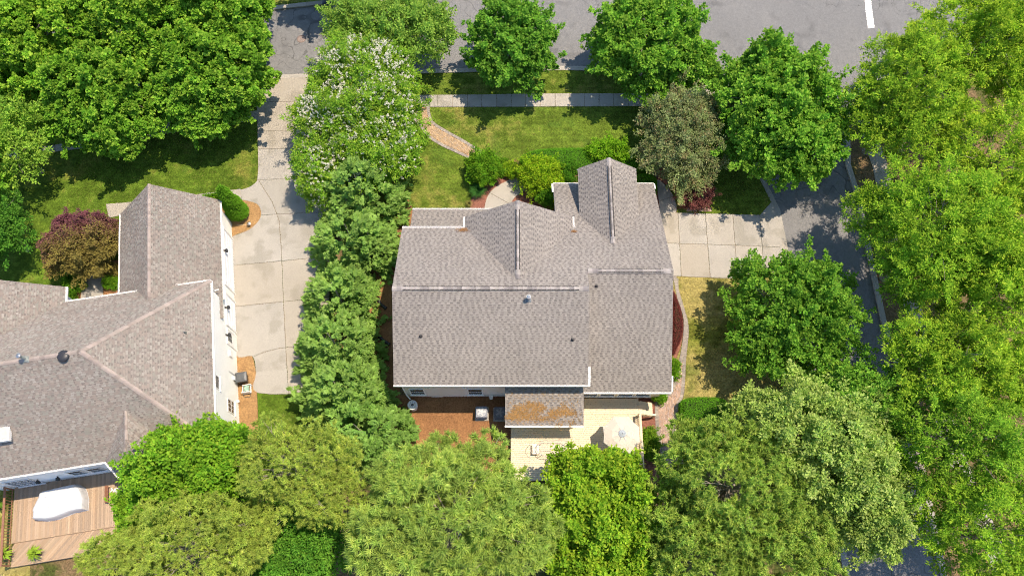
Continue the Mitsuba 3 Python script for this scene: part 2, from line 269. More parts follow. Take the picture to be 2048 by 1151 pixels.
pave('house_walk', walk_n2, [[(-34.12,22.8),(-31.02,22.93)]], G + .03, 'short concrete walk behind the purple tree', mats=(1, 3), seed=10)
pave('east_sidewalk', walk_east.difference(street.buffer(.42)), [[(x, y), (x + 6, y + .6)] for x, y in zip(np.linspace(20, 40, 38), np.linspace(-2, 36, 38))], G + .02, 'concrete sidewalk under the tall trees on the right', mats=(1, 3), seed=11)
# kerbs: concrete sections along the street edge
rnd = random.Random(5)
kz = curb_zone.intersection(sbox(-45, -8, 50, 62))
kerb = put('kerb', slab(kz.buffer(-.02), -.1, .05), 'concrete1', kind='structure', label='pale concrete kerb along both streets')
cuts = []
for ring in [street.exterior] + list(street.interiors):
    for d in np.arange(0, ring.length, 3.0):
        p, q = ring.interpolate(d), ring.interpolate(d + .05); t = np.array([q.x - p.x, q.y - p.y]); t /= np.linalg.norm(t); nn = np.array([-t[1], t[0]])
        cuts.append([tuple(np.array([p.x, p.y]) - nn * .8), tuple(np.array([p.x, p.y]) + nn * .8)])
drop = unary_union([drive_left, drive_right]).buffer(.1)
for g in split(kz, cuts, .02):
    if g.area < .05: continue
    low = g.intersects(drop)
    put('section', slab(g, -.05, .06 if low else G + .045), f'concrete{rnd.choice([0, 2, 3])}', kerb)
# painted line, manhole
put('stop_line', slab(Polygon([(31.92,50.49),(32.47,50.49),(32.33,48.8),(32.19,46.27),(31.6,46.22),(31.7,48.25)]), .0, .006), 'white_paint', kind='structure', label='worn white stop line painted on the street at upper right')
mh = thing('manhole_cover', 'round rusty iron manhole cover in the street near the left driveway', 'manhole cover')
mc = np.array((-18.58,45.08,0.0)); mc[2] = .004
put('ring', lathe(mc, [(.33, 0), (.40, 0), (.40, .012), (.33, .012)], 28), 'matte', mh, col=(.20, .15, .13))
put('plate', cat([cyl(mc, .32, .006, 28)] + [obox(mc + [0, 0, .009], (.58, .03, .006), a) for a in np.arange(4) * math.pi / 4]), 'matte', mh, col=(.25, .20, .18))

# ------------------------------------------------------------------ brick paths
def bricks(poly, ang, L, W, herring, cols, seed, z, gap=.008):
    r = np.random.default_rng(seed); V, F, C = [], [], []
    c, s = math.cos(ang), math.sin(ang); x0, y0, x1, y1 = poly.bounds; cx, cy = (x0 + x1) / 2, (y0 + y1) / 2; R = max(x1 - x0, y1 - y0)
    items = []
    if herring:
        n = int(R / W) + 2
        for i in range(-n, n):
            for j in range(-n, n):
                k = (i - j) % 4
                if k == 0: items.append(((i + 1) * W, (j + .5) * W, L, W))
                elif k == 3: items.append(((i + .5) * W, (j + 1) * W, W, L))
    else:
        for j in range(int(-R / W), int(R / W)):
            for i in range(int(-R / L), int(R / L)): items.append(((i + (.5 if j % 2 else 0)) * L, j * W, L, W))
    it = np.array(items); X = cx + it[:, 0] * c - it[:, 1] * s; Y = cy + it[:, 0] * s + it[:, 1] * c
    ok = shapely.contains_xy(poly, X, Y)
    ms = []
    for a, b, q in zip(X[ok], Y[ok], it[ok]):
        m = obox((a, b, z + r.uniform(-.004, .004) - .03), (q[2] - gap, q[3] - gap, .06), ang + r.normal(0, .01)); ms.append(m)
        C.append(np.tile(np.array(cols[r.integers(len(cols))]) * r.uniform(.85, 1.15), (8, 1)))
    return cat(ms), np.vstack(C)
def border(line_a, inward, w, cols, seed, z, step=.12):
    r = np.random.default_rng(seed); ms, C = [], []
    ls = LineString(line_a)
    for d in np.arange(step / 2, ls.length, step):
        p, q = np.array(ls.interpolate(d).coords[0]), np.array(ls.interpolate(d + .02).coords[0]); t = q - p; a = math.atan2(t[1], t[0]); nn = np.array([-t[1], t[0]]) / np.linalg.norm(t) * inward
        m = obox((*(p + nn * w / 2), z - .03), (step - .01, w, .066), a); ms.append(m); C.append(np.tile(np.array(cols[r.integers(len(cols))]) * r.uniform(.85, 1.15), (8, 1)))
    return cat(ms), np.vstack(C)
tan_b, grey_b = [(.40, .28, .165), (.37, .26, .16), (.42, .305, .19), (.36, .27, .19)], [(.285, .25, .22), (.31, .275, .24), (.26, .235, .21)]
def brick_path(name, label, poly, la, lb, sa, sb, ang, herring, cols, seed):
    key = put(name, slab(poly, -.1, G + .0), 'tan_straw', kind='structure', label=label)
    m, c = bricks(poly.buffer(-.26), ang, .2, .1, herring, cols, seed, G + .03); put('brick', m, 'matte', key, col=c, kind='stuff')
    for l, sgn in ((la, sa), (lb, sb)):
        m, c = border(l, sgn, .25, grey_b, seed + 1, G + .032); put('border_brick', m, 'matte', key, col=c, kind='stuff')
brick_path('brick_path', 'curved herringbone brick path across the front lawn', path_front, path_front_a, path_front_b, -1, 1, math.radians(45), True, tan_b, 3)
brick_path('brick_path', 'brick path along the right side of the middle house', path_right, path_right_a, path_right_b, 1, -1, math.radians(90), False, [(.40, .27, .20), (.36, .26, .21), (.42, .31, .25), (.34, .26, .23)], 9)
# low stone edging beside the lower end of the brick path, and stepping bricks by the drive
r = np.random.default_rng(4)
edge = thing('stone_edging', 'row of pale edging stones between brick path and dark mulch', 'edging')
for p in smooth_line([(11.96,11.34),(11.82,10.53),(11.81,9.81),(11.93,9.1),(12.15,8.21)], 4):
    put('stone', obox((p[0] + .05, p[1], G + .06), (.17, .14, .16), r.uniform(-.3, .3)).subdivide(), 'matte', edge, col=np.array((.42, .36, .30)) * r.uniform(.8, 1.15))
edge = thing('block_edging', 'row of flat tan blocks between red shrub and right driveway', 'edging')
for a, b in zip([(14.06,28.36),(14.54,28.36),(15.03,28.36),(15.47,28.36),(15.71,28.36)], [(14.49,28.13),(14.89,28.13),(15.41,28.13),(15.65,28.13),(16.06,28.13)]):
    put('block', rbox(a[0], b[0], b[1], a[1] + .12, G - .02, G + .05, .012), 'matte', edge, col=np.array((.46, .36, .28)) * r.uniform(.8, 1.15))
# grass blades on the lawns
def grass_mesh(areas, density, seed):
    r = np.random.default_rng(seed); P, M = [], []
    for poly, m in areas:
        pl = poly.buffer(.06).intersection(sbox(-36, -2, 26, 52))
        if pl.is_empty: continue
        x0, y0, x1, y1 = pl.bounds; n = int((x1 - x0) * (y1 - y0) * density)
        q = np.c_[r.uniform(x0, x1, n), r.uniform(y0, y1, n)]; q = q[shapely.contains_xy(pl, q[:, 0], q[:, 1])]
        P.append(q); M += [m] * len(q)
    P = np.vstack(P); n = len(P); M = np.array(M)
    nz = meshkit.fbm(np.c_[P * .9, np.zeros(n)], 3, 5); h = (.03 + .05 * r.random(n)) * (.6 + .9 * nz)
    a = r.uniform(0, 2 * np.pi, n); w = .018 + .012 * r.random(n); lean = r.normal(0, .03, (n, 2))
    z = np.full(n, G - .005)
    z = z + .03 * (shapely.contains_xy(hard, P[:, 0], P[:, 1])); A = np.c_[P[:, 0] - np.cos(a) * w, P[:, 1] - np.sin(a) * w, z]; B = np.c_[P[:, 0] + np.cos(a) * w, P[:, 1] + np.sin(a) * w, z]; Cc = np.c_[P + lean, z + h]
    V = np.stack([A, B, Cc], 1).reshape(-1, 3); F = np.arange(3 * n).reshape(-1, 3)
    g = np.where((M == 'lawn_dry')[:, None], [.32, .30, .07], np.where((M == 'lawn_deep')[:, None], [.16, .27, .03], [.19, .28, .035]))
    weed = (meshkit.noise(np.c_[P * 2.6, np.zeros(n)], 12) > .86)[:, None]; g = np.where(weed, [.10, .24, .03], g); h = np.where(weed[:, 0], h * 1.3, h)
    dry = (r.random(n) < np.where(M == 'lawn_dry', .5, .22))[:, None]
    col = np.where(dry, [.40, .34, .12], g) * r.uniform(.7, 1.25, (n, 1))
    return (V, F), np.repeat(col, 3, 0)
m, c = grass_mesh(grass_areas, 150, 8)
put('grass', m, 'leaf', col=c, label='short mown grass blades on the lawns', kind='stuff')
labels['grass']['category'] = 'grass'

# ------------------------------------------------------------------ roofs: slabs, shingles, ridge caps, gutters
def unit_(v): return v / np.linalg.norm(v)
class Roof:
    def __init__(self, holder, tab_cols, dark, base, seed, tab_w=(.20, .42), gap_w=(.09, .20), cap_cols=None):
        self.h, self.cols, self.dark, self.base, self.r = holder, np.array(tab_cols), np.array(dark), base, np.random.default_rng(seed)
        self.tab_w, self.gap_w, self.caps = tab_w, gap_w, cap_cols or tab_cols
        self.slabs, self.V, self.F, self.C, self.n = [], [], [], [], 0
        self.key = numbered(holder + '__roof')
    def plane(self, pts, inset=.02, thick=.13):
        """pts: 3-D corners of one flat roof plane, the first two along the eave from left to right as seen from below the slope"""
        P = np.array(pts, float); a = P[1] - P[0]; a /= np.linalg.norm(a)
        n = np.zeros(3)
        for i in range(1, len(P) - 1): n += np.cross(P[i] - P[0], P[i + 1] - P[0])
        n /= np.linalg.norm(n); n = n if n[2] > 0 else -n
        b = np.cross(n, a)
        if np.mean((P - P[0]) @ b) < 0: a, b = -a, -b
        uv = np.c_[(P - P[0]) @ a, (P - P[0]) @ b]; poly = Polygon(uv).buffer(0)
        s = trimesh.creation.extrude_polygon(poly, thick, engine='earcut'); v = s.vertices
        s.vertices = P[0] + v[:, :1] * a + v[:, 1:2] * b + (v[:, 2:] - thick) * n; self.slabs.append(s)
        e, r = .16, self.r; q = poly.buffer(-inset, join_style=2); t1 = uv[:, 1].max()
        W = lambda s_, t_, h_: P[0] + s_ * a + t_ * b + h_ * n
        for k in range(int(t1 / e)):
            lo, hi = k * e, min(k * e + e, t1 - .01)
            rows = [q.intersection(LineString([(-99, y), (99, y)])) for y in (lo + .025, (lo + hi) / 2, hi - .01)]
            segs = [[l.bounds[::2] for l in getattr(g, 'geoms', [g]) if l.length > .02] for g in rows]
            if not all(segs): continue
            for (s0, s1), (u0, u1), (w0, w1) in zip(*segs):
                x, end = max(s0, u0, w0), min(s1, u1, w1); x0 = x; x -= r.uniform(0, .3)
                while x < end:
                    w = r.uniform(*self.tab_w); g = r.uniform(*self.gap_w)
                    l, m_ = max(x, x0), min(x + w, end)
                    if m_ - l > .03:
                        tb, tt = .016, .004; f = 1.0
                        p = [W(l, lo, tb), W(m_, lo, tb), W(m_, hi - .025, tt), W(l, hi - .025, tt), W(l, lo, .0), W(m_, lo, .0)]  # tab stops short so the dark slab shows as a painted shadow line
                        self.V += p; N = self.n; self.F += [[N, N + 1, N + 2], [N, N + 2, N + 3], [N + 4, N + 5, N + 1], [N + 4, N + 1, N], [N + 4, N, N + 3], [N + 5, N + 2, N + 1]]
                        c = self.cols[r.integers(len(self.cols))] * r.uniform(.92, 1.08); self.C += [c] * 6; self.n += 6
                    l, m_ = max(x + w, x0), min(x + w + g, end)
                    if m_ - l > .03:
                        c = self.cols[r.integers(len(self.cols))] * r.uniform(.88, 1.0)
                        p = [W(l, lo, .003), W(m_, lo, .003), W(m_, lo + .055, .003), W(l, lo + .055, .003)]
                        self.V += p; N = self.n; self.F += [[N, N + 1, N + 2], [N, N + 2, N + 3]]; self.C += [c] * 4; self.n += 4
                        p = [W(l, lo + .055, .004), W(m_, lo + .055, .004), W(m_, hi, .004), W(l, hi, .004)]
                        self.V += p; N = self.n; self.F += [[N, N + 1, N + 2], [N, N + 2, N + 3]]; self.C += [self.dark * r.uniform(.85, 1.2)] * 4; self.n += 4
                    x += w + g
    def ridge(self, p0, p1, d0, d1, w=.17, step=.31, name='ridge_cap', lift=0.0, ends=.7):
        """bent cap shingles from p0 to p1; d0 and d1 are the downhill directions of the two planes that meet"""
        p0, p1 = np.array(p0, float), np.array(p1, float); L = np.linalg.norm(p1 - p0); t = (p1 - p0) / L; up = np.array([0, 0, 1.])
        d0, d1 = [np.array(d, float) / np.linalg.norm(d) for d in (d0, d1)]
        if lift:
            sd = unit_(np.cross(t, up)); put('ridge_vent', bar(p0 + t * ends + up * lift * .45, p1 - t * ends + up * lift * .45, w * 1.5, lift * 1.1), 'shingle', self.key, col=(.07, .065, .06))
        for k in range(int(L / step)):
            s0, s1 = k * step, min(k * step + step * 1.2, L); V = []; up_ = lift if ends - .1 < s0 < L - ends - .1 else 0.0
            for s_, hgt in ((s0, .055), (s1, .032)):
                c = p0 + t * s_ + up * (hgt + up_)
                V += [c + d0 * w, c + d0 * w * .15 + up * .006, c + d1 * w * .15 + up * .006, c + d1 * w, c + d0 * w - up * .03, c + d1 * w - up * .03]
            F = [[0, 1, 7, 6], [1, 2, 8, 7], [2, 3, 9, 8], [4, 0, 6, 10], [3, 5, 11, 9], [0, 4, 1, 1], [4, 5, 2, 1], [5, 3, 2, 2]]
            F = [[f[0], f[1], f[2]] for f in F] + [[f[0], f[2], f[3]] for f in F[:5]] + [[4, 2, 1]]
            c = np.array(self.caps[self.r.integers(len(self.caps))]) * self.r.uniform(.85, 1.12)
            put(name, (np.array(V), np.array(F)), 'shingle', self.key, col=c)
    def done(self):
        V = np.array(self.V); w = .79 + .26 * meshkit.fbm(V * [.35, .35, .2], 4, 3); w *= .95 + .10 * meshkit.noise(V * [1.6, 1.6, .5], 9); self.C = list(np.array(self.C) * w[:, None])
        m = cat(self.slabs); scene[self.key] = mikit.ply((m.vertices, m.faces), 'shingle', color=paint(m, self.base))  # slab coloured dark to paint the shadow line along each course
        put('shingle', (np.array(self.V), np.array(self.F)), 'shingle', self.key, col=np.array(self.C), kind='stuff')
scene['shingle'] = principled(VC, 0.95, 0.15)
def gutter(holder, p, q, out, straps=0.0, w=.11):
    """an open white box gutter from p to q hung on the eave, out = horizontal direction away from the house"""
    p, q, o = np.array(p, float), np.array(q, float), np.array([*out, 0.]) / np.linalg.norm(out); d = (q - p) / np.linalg.norm(q - p)
    z = np.array([0, 0, 1.]); ms = []
    for off, dz, ww, hh in ((0.012, -.06, .02, .13), (w, -.06, .02, .13), (w / 2, -.118, w, .015)):
        ms.append(bar(p + o * off + z * dz, q + o * off + z * dz, ww, hh))
    for e in (p, q): ms.append(bar(e + o * .01 - z * .06, e + o * w - z * .06, .018, .125))
    if straps:
        L = np.linalg.norm(q - p)
        for s in np.arange(.4, L, straps): ms.append(bar(p + d * s - o * .13 + z * .035, p + d * s + o * w + z * .01, .035, .012))
    put('gutter', cat(ms), 'white_paint', holder)
def board(holder, p, q, w=.03, h=.18, name='rake_board'): put(name, bar(p, q, w, h), 'white_paint', holder)
def window(holder, c, out, w, h, name='window', rows=2, cols=1, mat='glass_dark', frame=.06):
    """a framed window centred at c on a wall that faces out (2-D)"""
    c = np.array(c, float); o = np.array([*out, 0.]) / np.linalg.norm(out); t = np.array([-o[1], o[0], 0]); z = np.array([0, 0, 1.]); b = []
    for s in (-1, 1):
        b.append(bar(c + t * s * w / 2 - z * h / 2 + o * .02, c + t * s * w / 2 + z * h / 2 + o * .02, frame, .05, up=tuple(o)))
        b.append(bar(c - t * (w / 2 + frame / 2) + z * s * h / 2 + o * .023, c + t * (w / 2 + frame / 2) + z * s * h / 2 + o * .023, .056, frame))
    key = put(name, cat(b), 'white_paint', holder)
    put('pane', bar(c - t * w / 2 + o * .012, c + t * w / 2 + o * .012, .02, h), mat, key)
    s = [bar(c - t * w / 2 + z * (h * (k / rows - .5)) + o * .026, c + t * w / 2 + z * (h * (k / rows - .5)) + o * .026, .03, .04) for k in range(1, rows)]
    s += [bar(c + t * (w * (k / cols - .5)) - z * h / 2 + o * .0255, c + t * (w * (k / cols - .5)) + z * h / 2 + o * .0255, .035, .028, up=tuple(o)) for k in range(1, cols)]
    if s: put('sash', cat(s), 'white_paint', key)
    put('sill', bar(c - t * (w / 2 + .1) - z * (h / 2 + .05) + o * .06, c + t * (w / 2 + .1) - z * (h / 2 + .05) + o * .06, .11, .045), 'white_paint', key)
    return key
def vent(roof, c, r=.05, h=.35, col=(.03, .03, .035), flange=.10, cap=None):
    c = np.array(c, float)
    ms = [cyl(c - [0, 0, .15], r, h + .15, 14), obox(c + [0, 0, .02], (flange * 2, flange * 2, .015), .5, (1, 0, 0)), cyl(c, r * 1.9, .09, 14, r * 1.1)]
    key = put('vent_pipe', cat(ms), 'satin', roof, col=col)
    if cap: put('cap', cat([cyl(c + [0, 0, h + .02], r * 1.7, .05, 16), cyl(c + [0, 0, h + .07], r * 1.5, .07, 16, r * .5)]), 'metal', None if False else key)

# ------------------------------------------------------------------ the middle house
MH = thing('middle_house', 'beige house with plain taupe shingle roof and two front gables, in the middle', 'house')
RY, RZ, SL = 18.46, 8.25, .507
zN = lambda y: RZ - SL * (y - RY)
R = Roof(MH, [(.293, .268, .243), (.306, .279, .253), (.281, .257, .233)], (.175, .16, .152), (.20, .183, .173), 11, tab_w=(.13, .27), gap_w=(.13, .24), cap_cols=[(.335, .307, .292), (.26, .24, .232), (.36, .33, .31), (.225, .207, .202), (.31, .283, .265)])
S2E, S2Z, R2Y = 12.5, 3.8, 20.05
R2Z = zN(R2Y); sl2 = (R2Z - S2Z) / (R2Y - S2E)
R.plane([(-7.97, 12.64, 5.3), (5.15, 12.64, 5.3), (5.15, RY, RZ), (-7.97, RY, RZ)])                                   # rear slope, two storeys
R.plane([(5.0, S2E, S2Z), (11.0, S2E, S2Z), (11.0, R2Y, R2Z), (5.0, R2Y, R2Z)])                                       # rear slope, right part
R.plane([(4.45, S2E, S2Z), (5.12, S2E, S2Z), (5.12, S2E + .6, S2Z + .6 * sl2), (4.45, S2E + .6, S2Z + .6 * sl2)])
R.plane([(11.0, 29.2, zN(29.2)), (3.2, 29.2, zN(29.2)), (3.2, 24.27, zN(24.27)), (-7.97, 24.27, zN(24.27)), (-7.97, RY, RZ), (5.15, RY, RZ), (5.15, R2Y, R2Z), (11.0, R2Y, R2Z)])   # front slope
GX0, GX1, GXM, GZ, GZR, GY = 4.98, 9.38, 7.16, 4.65, 6.25, 29.5
R.plane([(GX0, GY, GZ), (GX0, 22.3, GZ), (GXM, 22.3, GZR), (GXM, GY, GZR)]); R.plane([(GX1, 22.3, GZ), (GX1, GY, GZ), (GXM, GY, GZR), (GXM, 22.3, GZR)])       # right front gable
MX0, MX1, MXM, MZ, MZR, MY = -3.42, 4.42, .40, 5.3, 7.9, 25.15
R.plane([(MX0, MY, MZ), (MX0, 19.0, MZ), (MXM, 19.0, MZR), (MXM, MY, MZR)]); R.plane([(MX1, 19.0, MZ), (MX1, MY, MZ), (MXM, MY, MZR), (MXM, 19.0, MZR)])       # middle front gable
R.plane([(-.5, 26.9, 2.95), (-7.6, 26.9, 2.95), (-7.6, 23.93, 4.25), (-.5, 23.93, 4.25)])                             # porch
BX0, BX1, BY, BZ = -.48, 4.93, 10.3, 3.2
R.plane([(BX0, BY, BZ), (BX1, BY, BZ), (BX1, 12.95, 4.25), (BX0, 12.95, 4.25)])                                       # low rear roof
dn = lambda x, y, z: (x, y, z)
R.ridge((-7.97, RY, RZ), (5.15, RY, RZ), (0, -1, -SL), (0, 1, -SL), lift=.042, w=.205); R.ridge((5.17, R2Y, R2Z), (11.0, R2Y, R2Z), (0, -1, -sl2), (0, 1, -SL), lift=.042, w=.205)
R.ridge((GXM, GY, GZR), (GXM, 22.45, GZR), (-1, 0, -.73), (1, 0, -.73), lift=.042, w=.205); R.ridge((MXM, MY, MZR), (MXM, 19.25, MZR), (-1, 0, -.68), (1, 0, -.65), lift=.042, w=.205)
for x, y, h, rr in ((-6.1,15.58,6.9)[:2] + (.28, .045), (4.06,15.38,6.9)[:2] + (.28, .045)): vent(R.key, (x, y, 5.3 + SL * (y - 12.64)), rr + .02, h)
x, y = (5.75,19.08,7.1)[:2]; vent(R.key, (x, y, S2Z + sl2 * (y - S2E)), .045, .25)
x, y = (1.1,17.78,7.9)[:2]; vent(R.key, (x, y, 5.3 + SL * (y - 12.64)), .09, .55, (.17, .19, .21), .17, cap=True)
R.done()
body = [prism([(12.95, .45), (12.95, 5.22), (RY, RZ - .2), (23.95, 5.22), (23.95, .45)], 'x', -7.62, 4.8)]
put('wall', cat(body), 'siding_beige', MH)
put('wall', cat([prism([(12.85, .45), (12.85, S2Z + .35 * sl2 - .2), (R2Y, R2Z - .2), (28.85, zN(28.85) - .2), (28.85, .45)], 'x', 4.82, 10.65), prism([(23.96, .45), (23.96, zN(23.96) - .2), (28.84, zN(28.84) - .2), (28.84, .45)], 'x', 3.55, 4.82),
    prism([(GX0 + .35, .45), (GX0 + .35, GZ + .05), (GXM, GZR - .2), (GX1 - .35, GZ + .05), (GX1 - .35, .45)], 'y', 22.4, 29.2)]), 'siding_cream', MH)
put('wall', prism([(MX0 + .35, .45), (MX0 + .35, MZ + .05), (MXM, MZR - .2), (MX1 - .35, MZ + .05), (MX1 - .35, .45)], 'y', 19.2, 24.8), 'siding_beige', MH)
put('wall', prism([(10.65, .45), (10.65, BZ + .0), (12.84, 4.0), (12.84, .45)], 'x', -.1, 4.55), 'siding_cream', MH)
put('foundation', cat([box(-7.6, 4.8, 12.99, 23.9, G, .46), box(4.85, 10.6, 12.9, 28.8, G, .46), box(-.06, 4.5, 10.69, 12.9, G, .46), box(-3.0, 4.0, 23.0, 24.75, G, .46)]), 'foundation_brick', MH)
put('porch_floor', box(-7.5, 3.4, 23.97, 26.6, G, .42), 'concrete1', MH)
for x in (-7.3, -4.2, -1.0): put('porch_post', cat([box(x - .1, x + .1, 26.45, 26.65, .42, 2.95), box(x - .15, x + .15, 26.4, 26.7, .42, .62)]), 'white_paint', MH)
put('front_door', box(-.2, .8, 24.78, 24.86, .45, 2.55), 'satin', MH, col=(.25, .06, .05))
window(MH, (-5.6, 23.98, 3.9), (0, 1), 1.0, 1.3); window(MH, (2.3, 24.83, 4.0), (0, 1), 1.2, 1.4, cols=2); window(MH, (-1.8, 24.83, 4.0), (0, 1), 1.0, 1.4)
window(MH, (GXM, 29.22, 4.4), (0, 1), 1.2, 1.2, cols=2)
put('garage_door', box(10.66, 10.72, 22.9, 27.8, .12, 2.3), 'white_paint', MH)
# rear windows, lamps, downspout
window(MH, (-6.75, 12.93, 2.1), (0, -1), 1.0, 1.6); window(MH, (-2.62, 12.93, 2.1), (0, -1), 1.0, 1.6)
for px in ((-5.83,12.67,4.6), (-3.3,12.67,4.6)):
    put('flood_lamp', cat([cyl((px[0], 12.93, 3.6), .05, .1, 10)] + [trimesh.creation.icosphere(1, .075).apply_translation((px[0] + s * .09, 12.84, 3.65)) for s in (-1, 1)]), 'satin', MH, col=(.75, .74, .72))
for x in (5.55, 6.8, 8.1, 9.35): window(MH, (x + .05, 12.83, 2.1), (0, -1), 1.05, 1.75, rows=1)
# trim
for a, b, o in (((-7.97, 12.64, 5.28), (5.15, 12.64, 5.28), (0, -1)), ((4.45, S2E, S2Z - .02), (11.0, S2E, S2Z - .02), (0, -1)), ((-7.97, 24.27, 5.28), (MX0 - .05, 24.27, 5.28), (0, 1)), ((MX1 + .02, 24.27, 5.28), (4.6, 24.27, 5.28), (0, 1)),
        ((3.2, 29.2, zN(29.2) - .02), (GX0 + .3, 29.2, zN(29.2) - .02), (0, 1)), ((GX1 - .3, 29.2, zN(29.2) - .02), (11.0, 29.2, zN(29.2) - .02), (0, 1)), ((-7.6, 26.9, 2.93), (-.5, 26.9, 2.93), (0, 1)), ((BX0, BY, BZ - .02), (BX1, BY, BZ - .02), (0, -1)),
        ((MX0, 24.2, MZ - .02), (MX0, MY, MZ - .02), (-1, 0)), ((MX1, 24.15, MZ - .02), (MX1, MY, MZ - .02), (1, 0))):
    gutter(MH, a, b, o)
for x, y0, z0, y1, z1 in ((-7.95, 12.64, 5.06, RY, RZ - .24), (-7.95, 24.27, 5.06, RY, RZ - .24), (5.13, 12.64, 5.06, RY, RZ - .24), (10.98, S2E, S2Z - .24, R2Y, R2Z - .24), (10.98, 29.2, zN(29.2) - .24, R2Y, R2Z - .24), (3.22, 29.2, zN(29.2) - .24, 24.6, zN(24.6) - .24)): board(MH, (x, y0, z0), (x, y1, z1))
board(MH, (5.2, 12.56, 5.24), (5.2, 13.75, 5.26 + 1.15 * SL), .15, .06, 'eave_return'); board(MH, (3.13, 29.2, zN(29.2) + .01), (3.13, 28.2, zN(28.2) + .01), .13, .05, 'eave_return')
board(MH, (11.05, 29.2, zN(29.2) + .01), (11.05, 28.6, zN(28.6) + .01), .1, .05, 'eave_return'); board(MH, (11.05, S2E, S2Z + .01), (11.05, S2E + 1.0, S2Z + sl2 + .01), .1, .05, 'eave_return')
for (xa, za, xb, zb, y) in ((GX0, GZ, GXM, GZR, GY + .015), (GX1, GZ, GXM, GZR, GY + .015), (MX0, MZ, MXM, MZR, MY + .015), (MX1, MZ, MXM, MZR, MY + .015)): board(MH, (xa, y - .035, za - .26), (xb, y - .035, zb - .26))
put('downspout', tube([(-7.55, 12.55, 5.2), (-7.62, 12.88, 4.9), (-7.62, 12.88, 1.35), (-7.35, 12.6, 1.1)], .045, 6), 'white_paint', MH)
put('downspout', tube([(4.6, 12.45, 3.7), (4.68, 12.78, 3.5), (4.68, 12.78, .8)], .04, 6), 'white_paint', MH)
put('foundation_vent', cat([box(-5.9, -5.1, 12.955, 12.98, .18, .42)]), 'satin', MH, col=(.55, .45, .40))
put('meter_box', cat([cyl((-1.52, 12.78, .75), .14, .2, 16), box(-1.66, -1.38, 12.84, 12.94, .5, 1.1)]), 'satin', MH, col=(.66, .64, .60))
# needles lying on the low rear roof
r = np.random.default_rng(17)
zone = unary_union([blob([(-0.34,10.64),(-0.17,11.05),(0.17,11.43),(0.62,11.54),(1.1,11.61),(1.24,11.85),(1.45,11.68),(2.1,11.64),(2.3,11.33),(1.92,11.16),(1.71,10.85),(2.6,10.64),(2.09,10.57),(0.89,10.64)], 3).difference(blob([(1.03,11.33),(1.37,11.37),(1.51,11.12),(1.1,11.09)], 3)),
    blob([(2.47,10.81),(2.61,11.19),(3.16,11.3),(3.34,11.57),(3.65,11.5),(3.92,11.3),(4.36,11.19),(4.32,10.98),(3.84,10.88),(3.29,10.95),(2.94,10.71)], 3), blob([(3.15,10.3),(3.33,10.58),(3.49,10.3)], 2), blob([(3.9,10.27),(4.12,10.51),(4.31,10.27)], 2)])
n = 9000; q = np.c_[r.uniform(BX0, BX1, n), r.uniform(BY, 12.9, n)]; q = q[shapely.contains_xy(zone, q[:, 0], q[:, 1])]; q = q + r.normal(0, .13, q.shape) * (r.random((len(q), 1)) < .75); q = np.vstack([q, np.c_[r.uniform(BX0 + .2, BX1 - .2, 260), r.uniform(BY + .1, 12.6, 260)]]); n = len(q)
a = r.uniform(0, np.pi, n); L = r.uniform(.06, .13, n); d = np.c_[np.cos(a), np.sin(a)]; pn = np.c_[-d[:, 1], d[:, 0]] * .012; slb = (4.25 - BZ) / (12.95 - BY)
def onroof(p): return np.c_[p, BZ + slb * (p[:, 1] - BY) + .02 + .015 * r.random(len(p))]
V = np.stack([onroof(q - d * L[:, None]), onroof(q + d * L[:, None] - pn), onroof(q + d * L[:, None] + pn)], 1).reshape(-1, 3)
put('pine_needles', (V, np.arange(3 * n).reshape(-1, 3)), 'leaf', col=np.repeat(np.array([.52, .31, .12]) * r.uniform(.6, 1.2, (n, 1)), 3, 0), kind='stuff', label='orange brown pine needles lying on the low rear roof of the middle house')
labels['pine_needles']['category'] = 'needles'
def litter(zx, zy, zz, rad, num, seed, label):
    r = np.random.default_rng(seed); p = np.c_[r.normal(zx, rad[0], num), r.normal(zy, rad[1], num)]; a = r.uniform(0, 2 * np.pi, num); d = np.c_[np.cos(a), np.sin(a)] * .07; w = np.c_[-d[:, 1], d[:, 0]] * .35
    z = zz(p[:, 0], p[:, 1]) + .03
    V = np.stack([np.c_[p - d, z], np.c_[p + w, z + .01], np.c_[p + d, z]], 1).reshape(-1, 3)
    k = put('dead_leaves', (V, np.arange(3 * num).reshape(-1, 3)), 'leaf', col=np.repeat(np.array([.40, .22, .10]) * r.uniform(.6, 1.2, (num, 1)), 3, 0), kind='stuff', label=label); labels[k]['category'] = 'leaves'
litter(MX0 - .1, 24.0, lambda x, y: zN(y) + .05, (.2, .1), 160, 3, 'small brown heap of dead leaves at the left valley of the middle gable')
litter(MX1 + .05, 23.85, lambda x, y: zN(y) + .05, (.1, .06), 60, 4, 'small brown heap of dead leaves at the right valley of the middle gable')

# ------------------------------------------------------------------ the cream deck behind it
DZ = .78
deck = thing('cream_deck', 'cream painted board deck behind the middle house with side steps', 'deck')
r = random.Random(3)
cream = np.array((.66, .56, .40))
dx0, dx1, dy0, dy1 = -.02, 9.12, 7.0, 12.82
k = 0; y = dy0
while y < dy1 - .1:
    x1 = dx1
    xa = 4.58 if y > 10.6 else dx0
    put('board', box(xa, x1, y, y + .128, DZ - .035, DZ + r.uniform(-.002, .002)), 'satin_wood', deck, col=cream * r.uniform(.93, 1.05)); y += .14
scene['satin_wood'] = principled(VC, 0.65, 0.3)
put('rim_board', cat([box(dx0 - .06, dx0 - .005, dy0 - .05, 10.6, DZ - .28, DZ + .012), box(dx0 - .06, dx1 + .05, dy0 - .06, dy0 - .005, DZ - .28, DZ + .012), box(dx1 + .005, dx1 + .06, dy0 - .05, dy1, DZ - .28, DZ + .012)]), 'satin_wood', deck, col=cream)
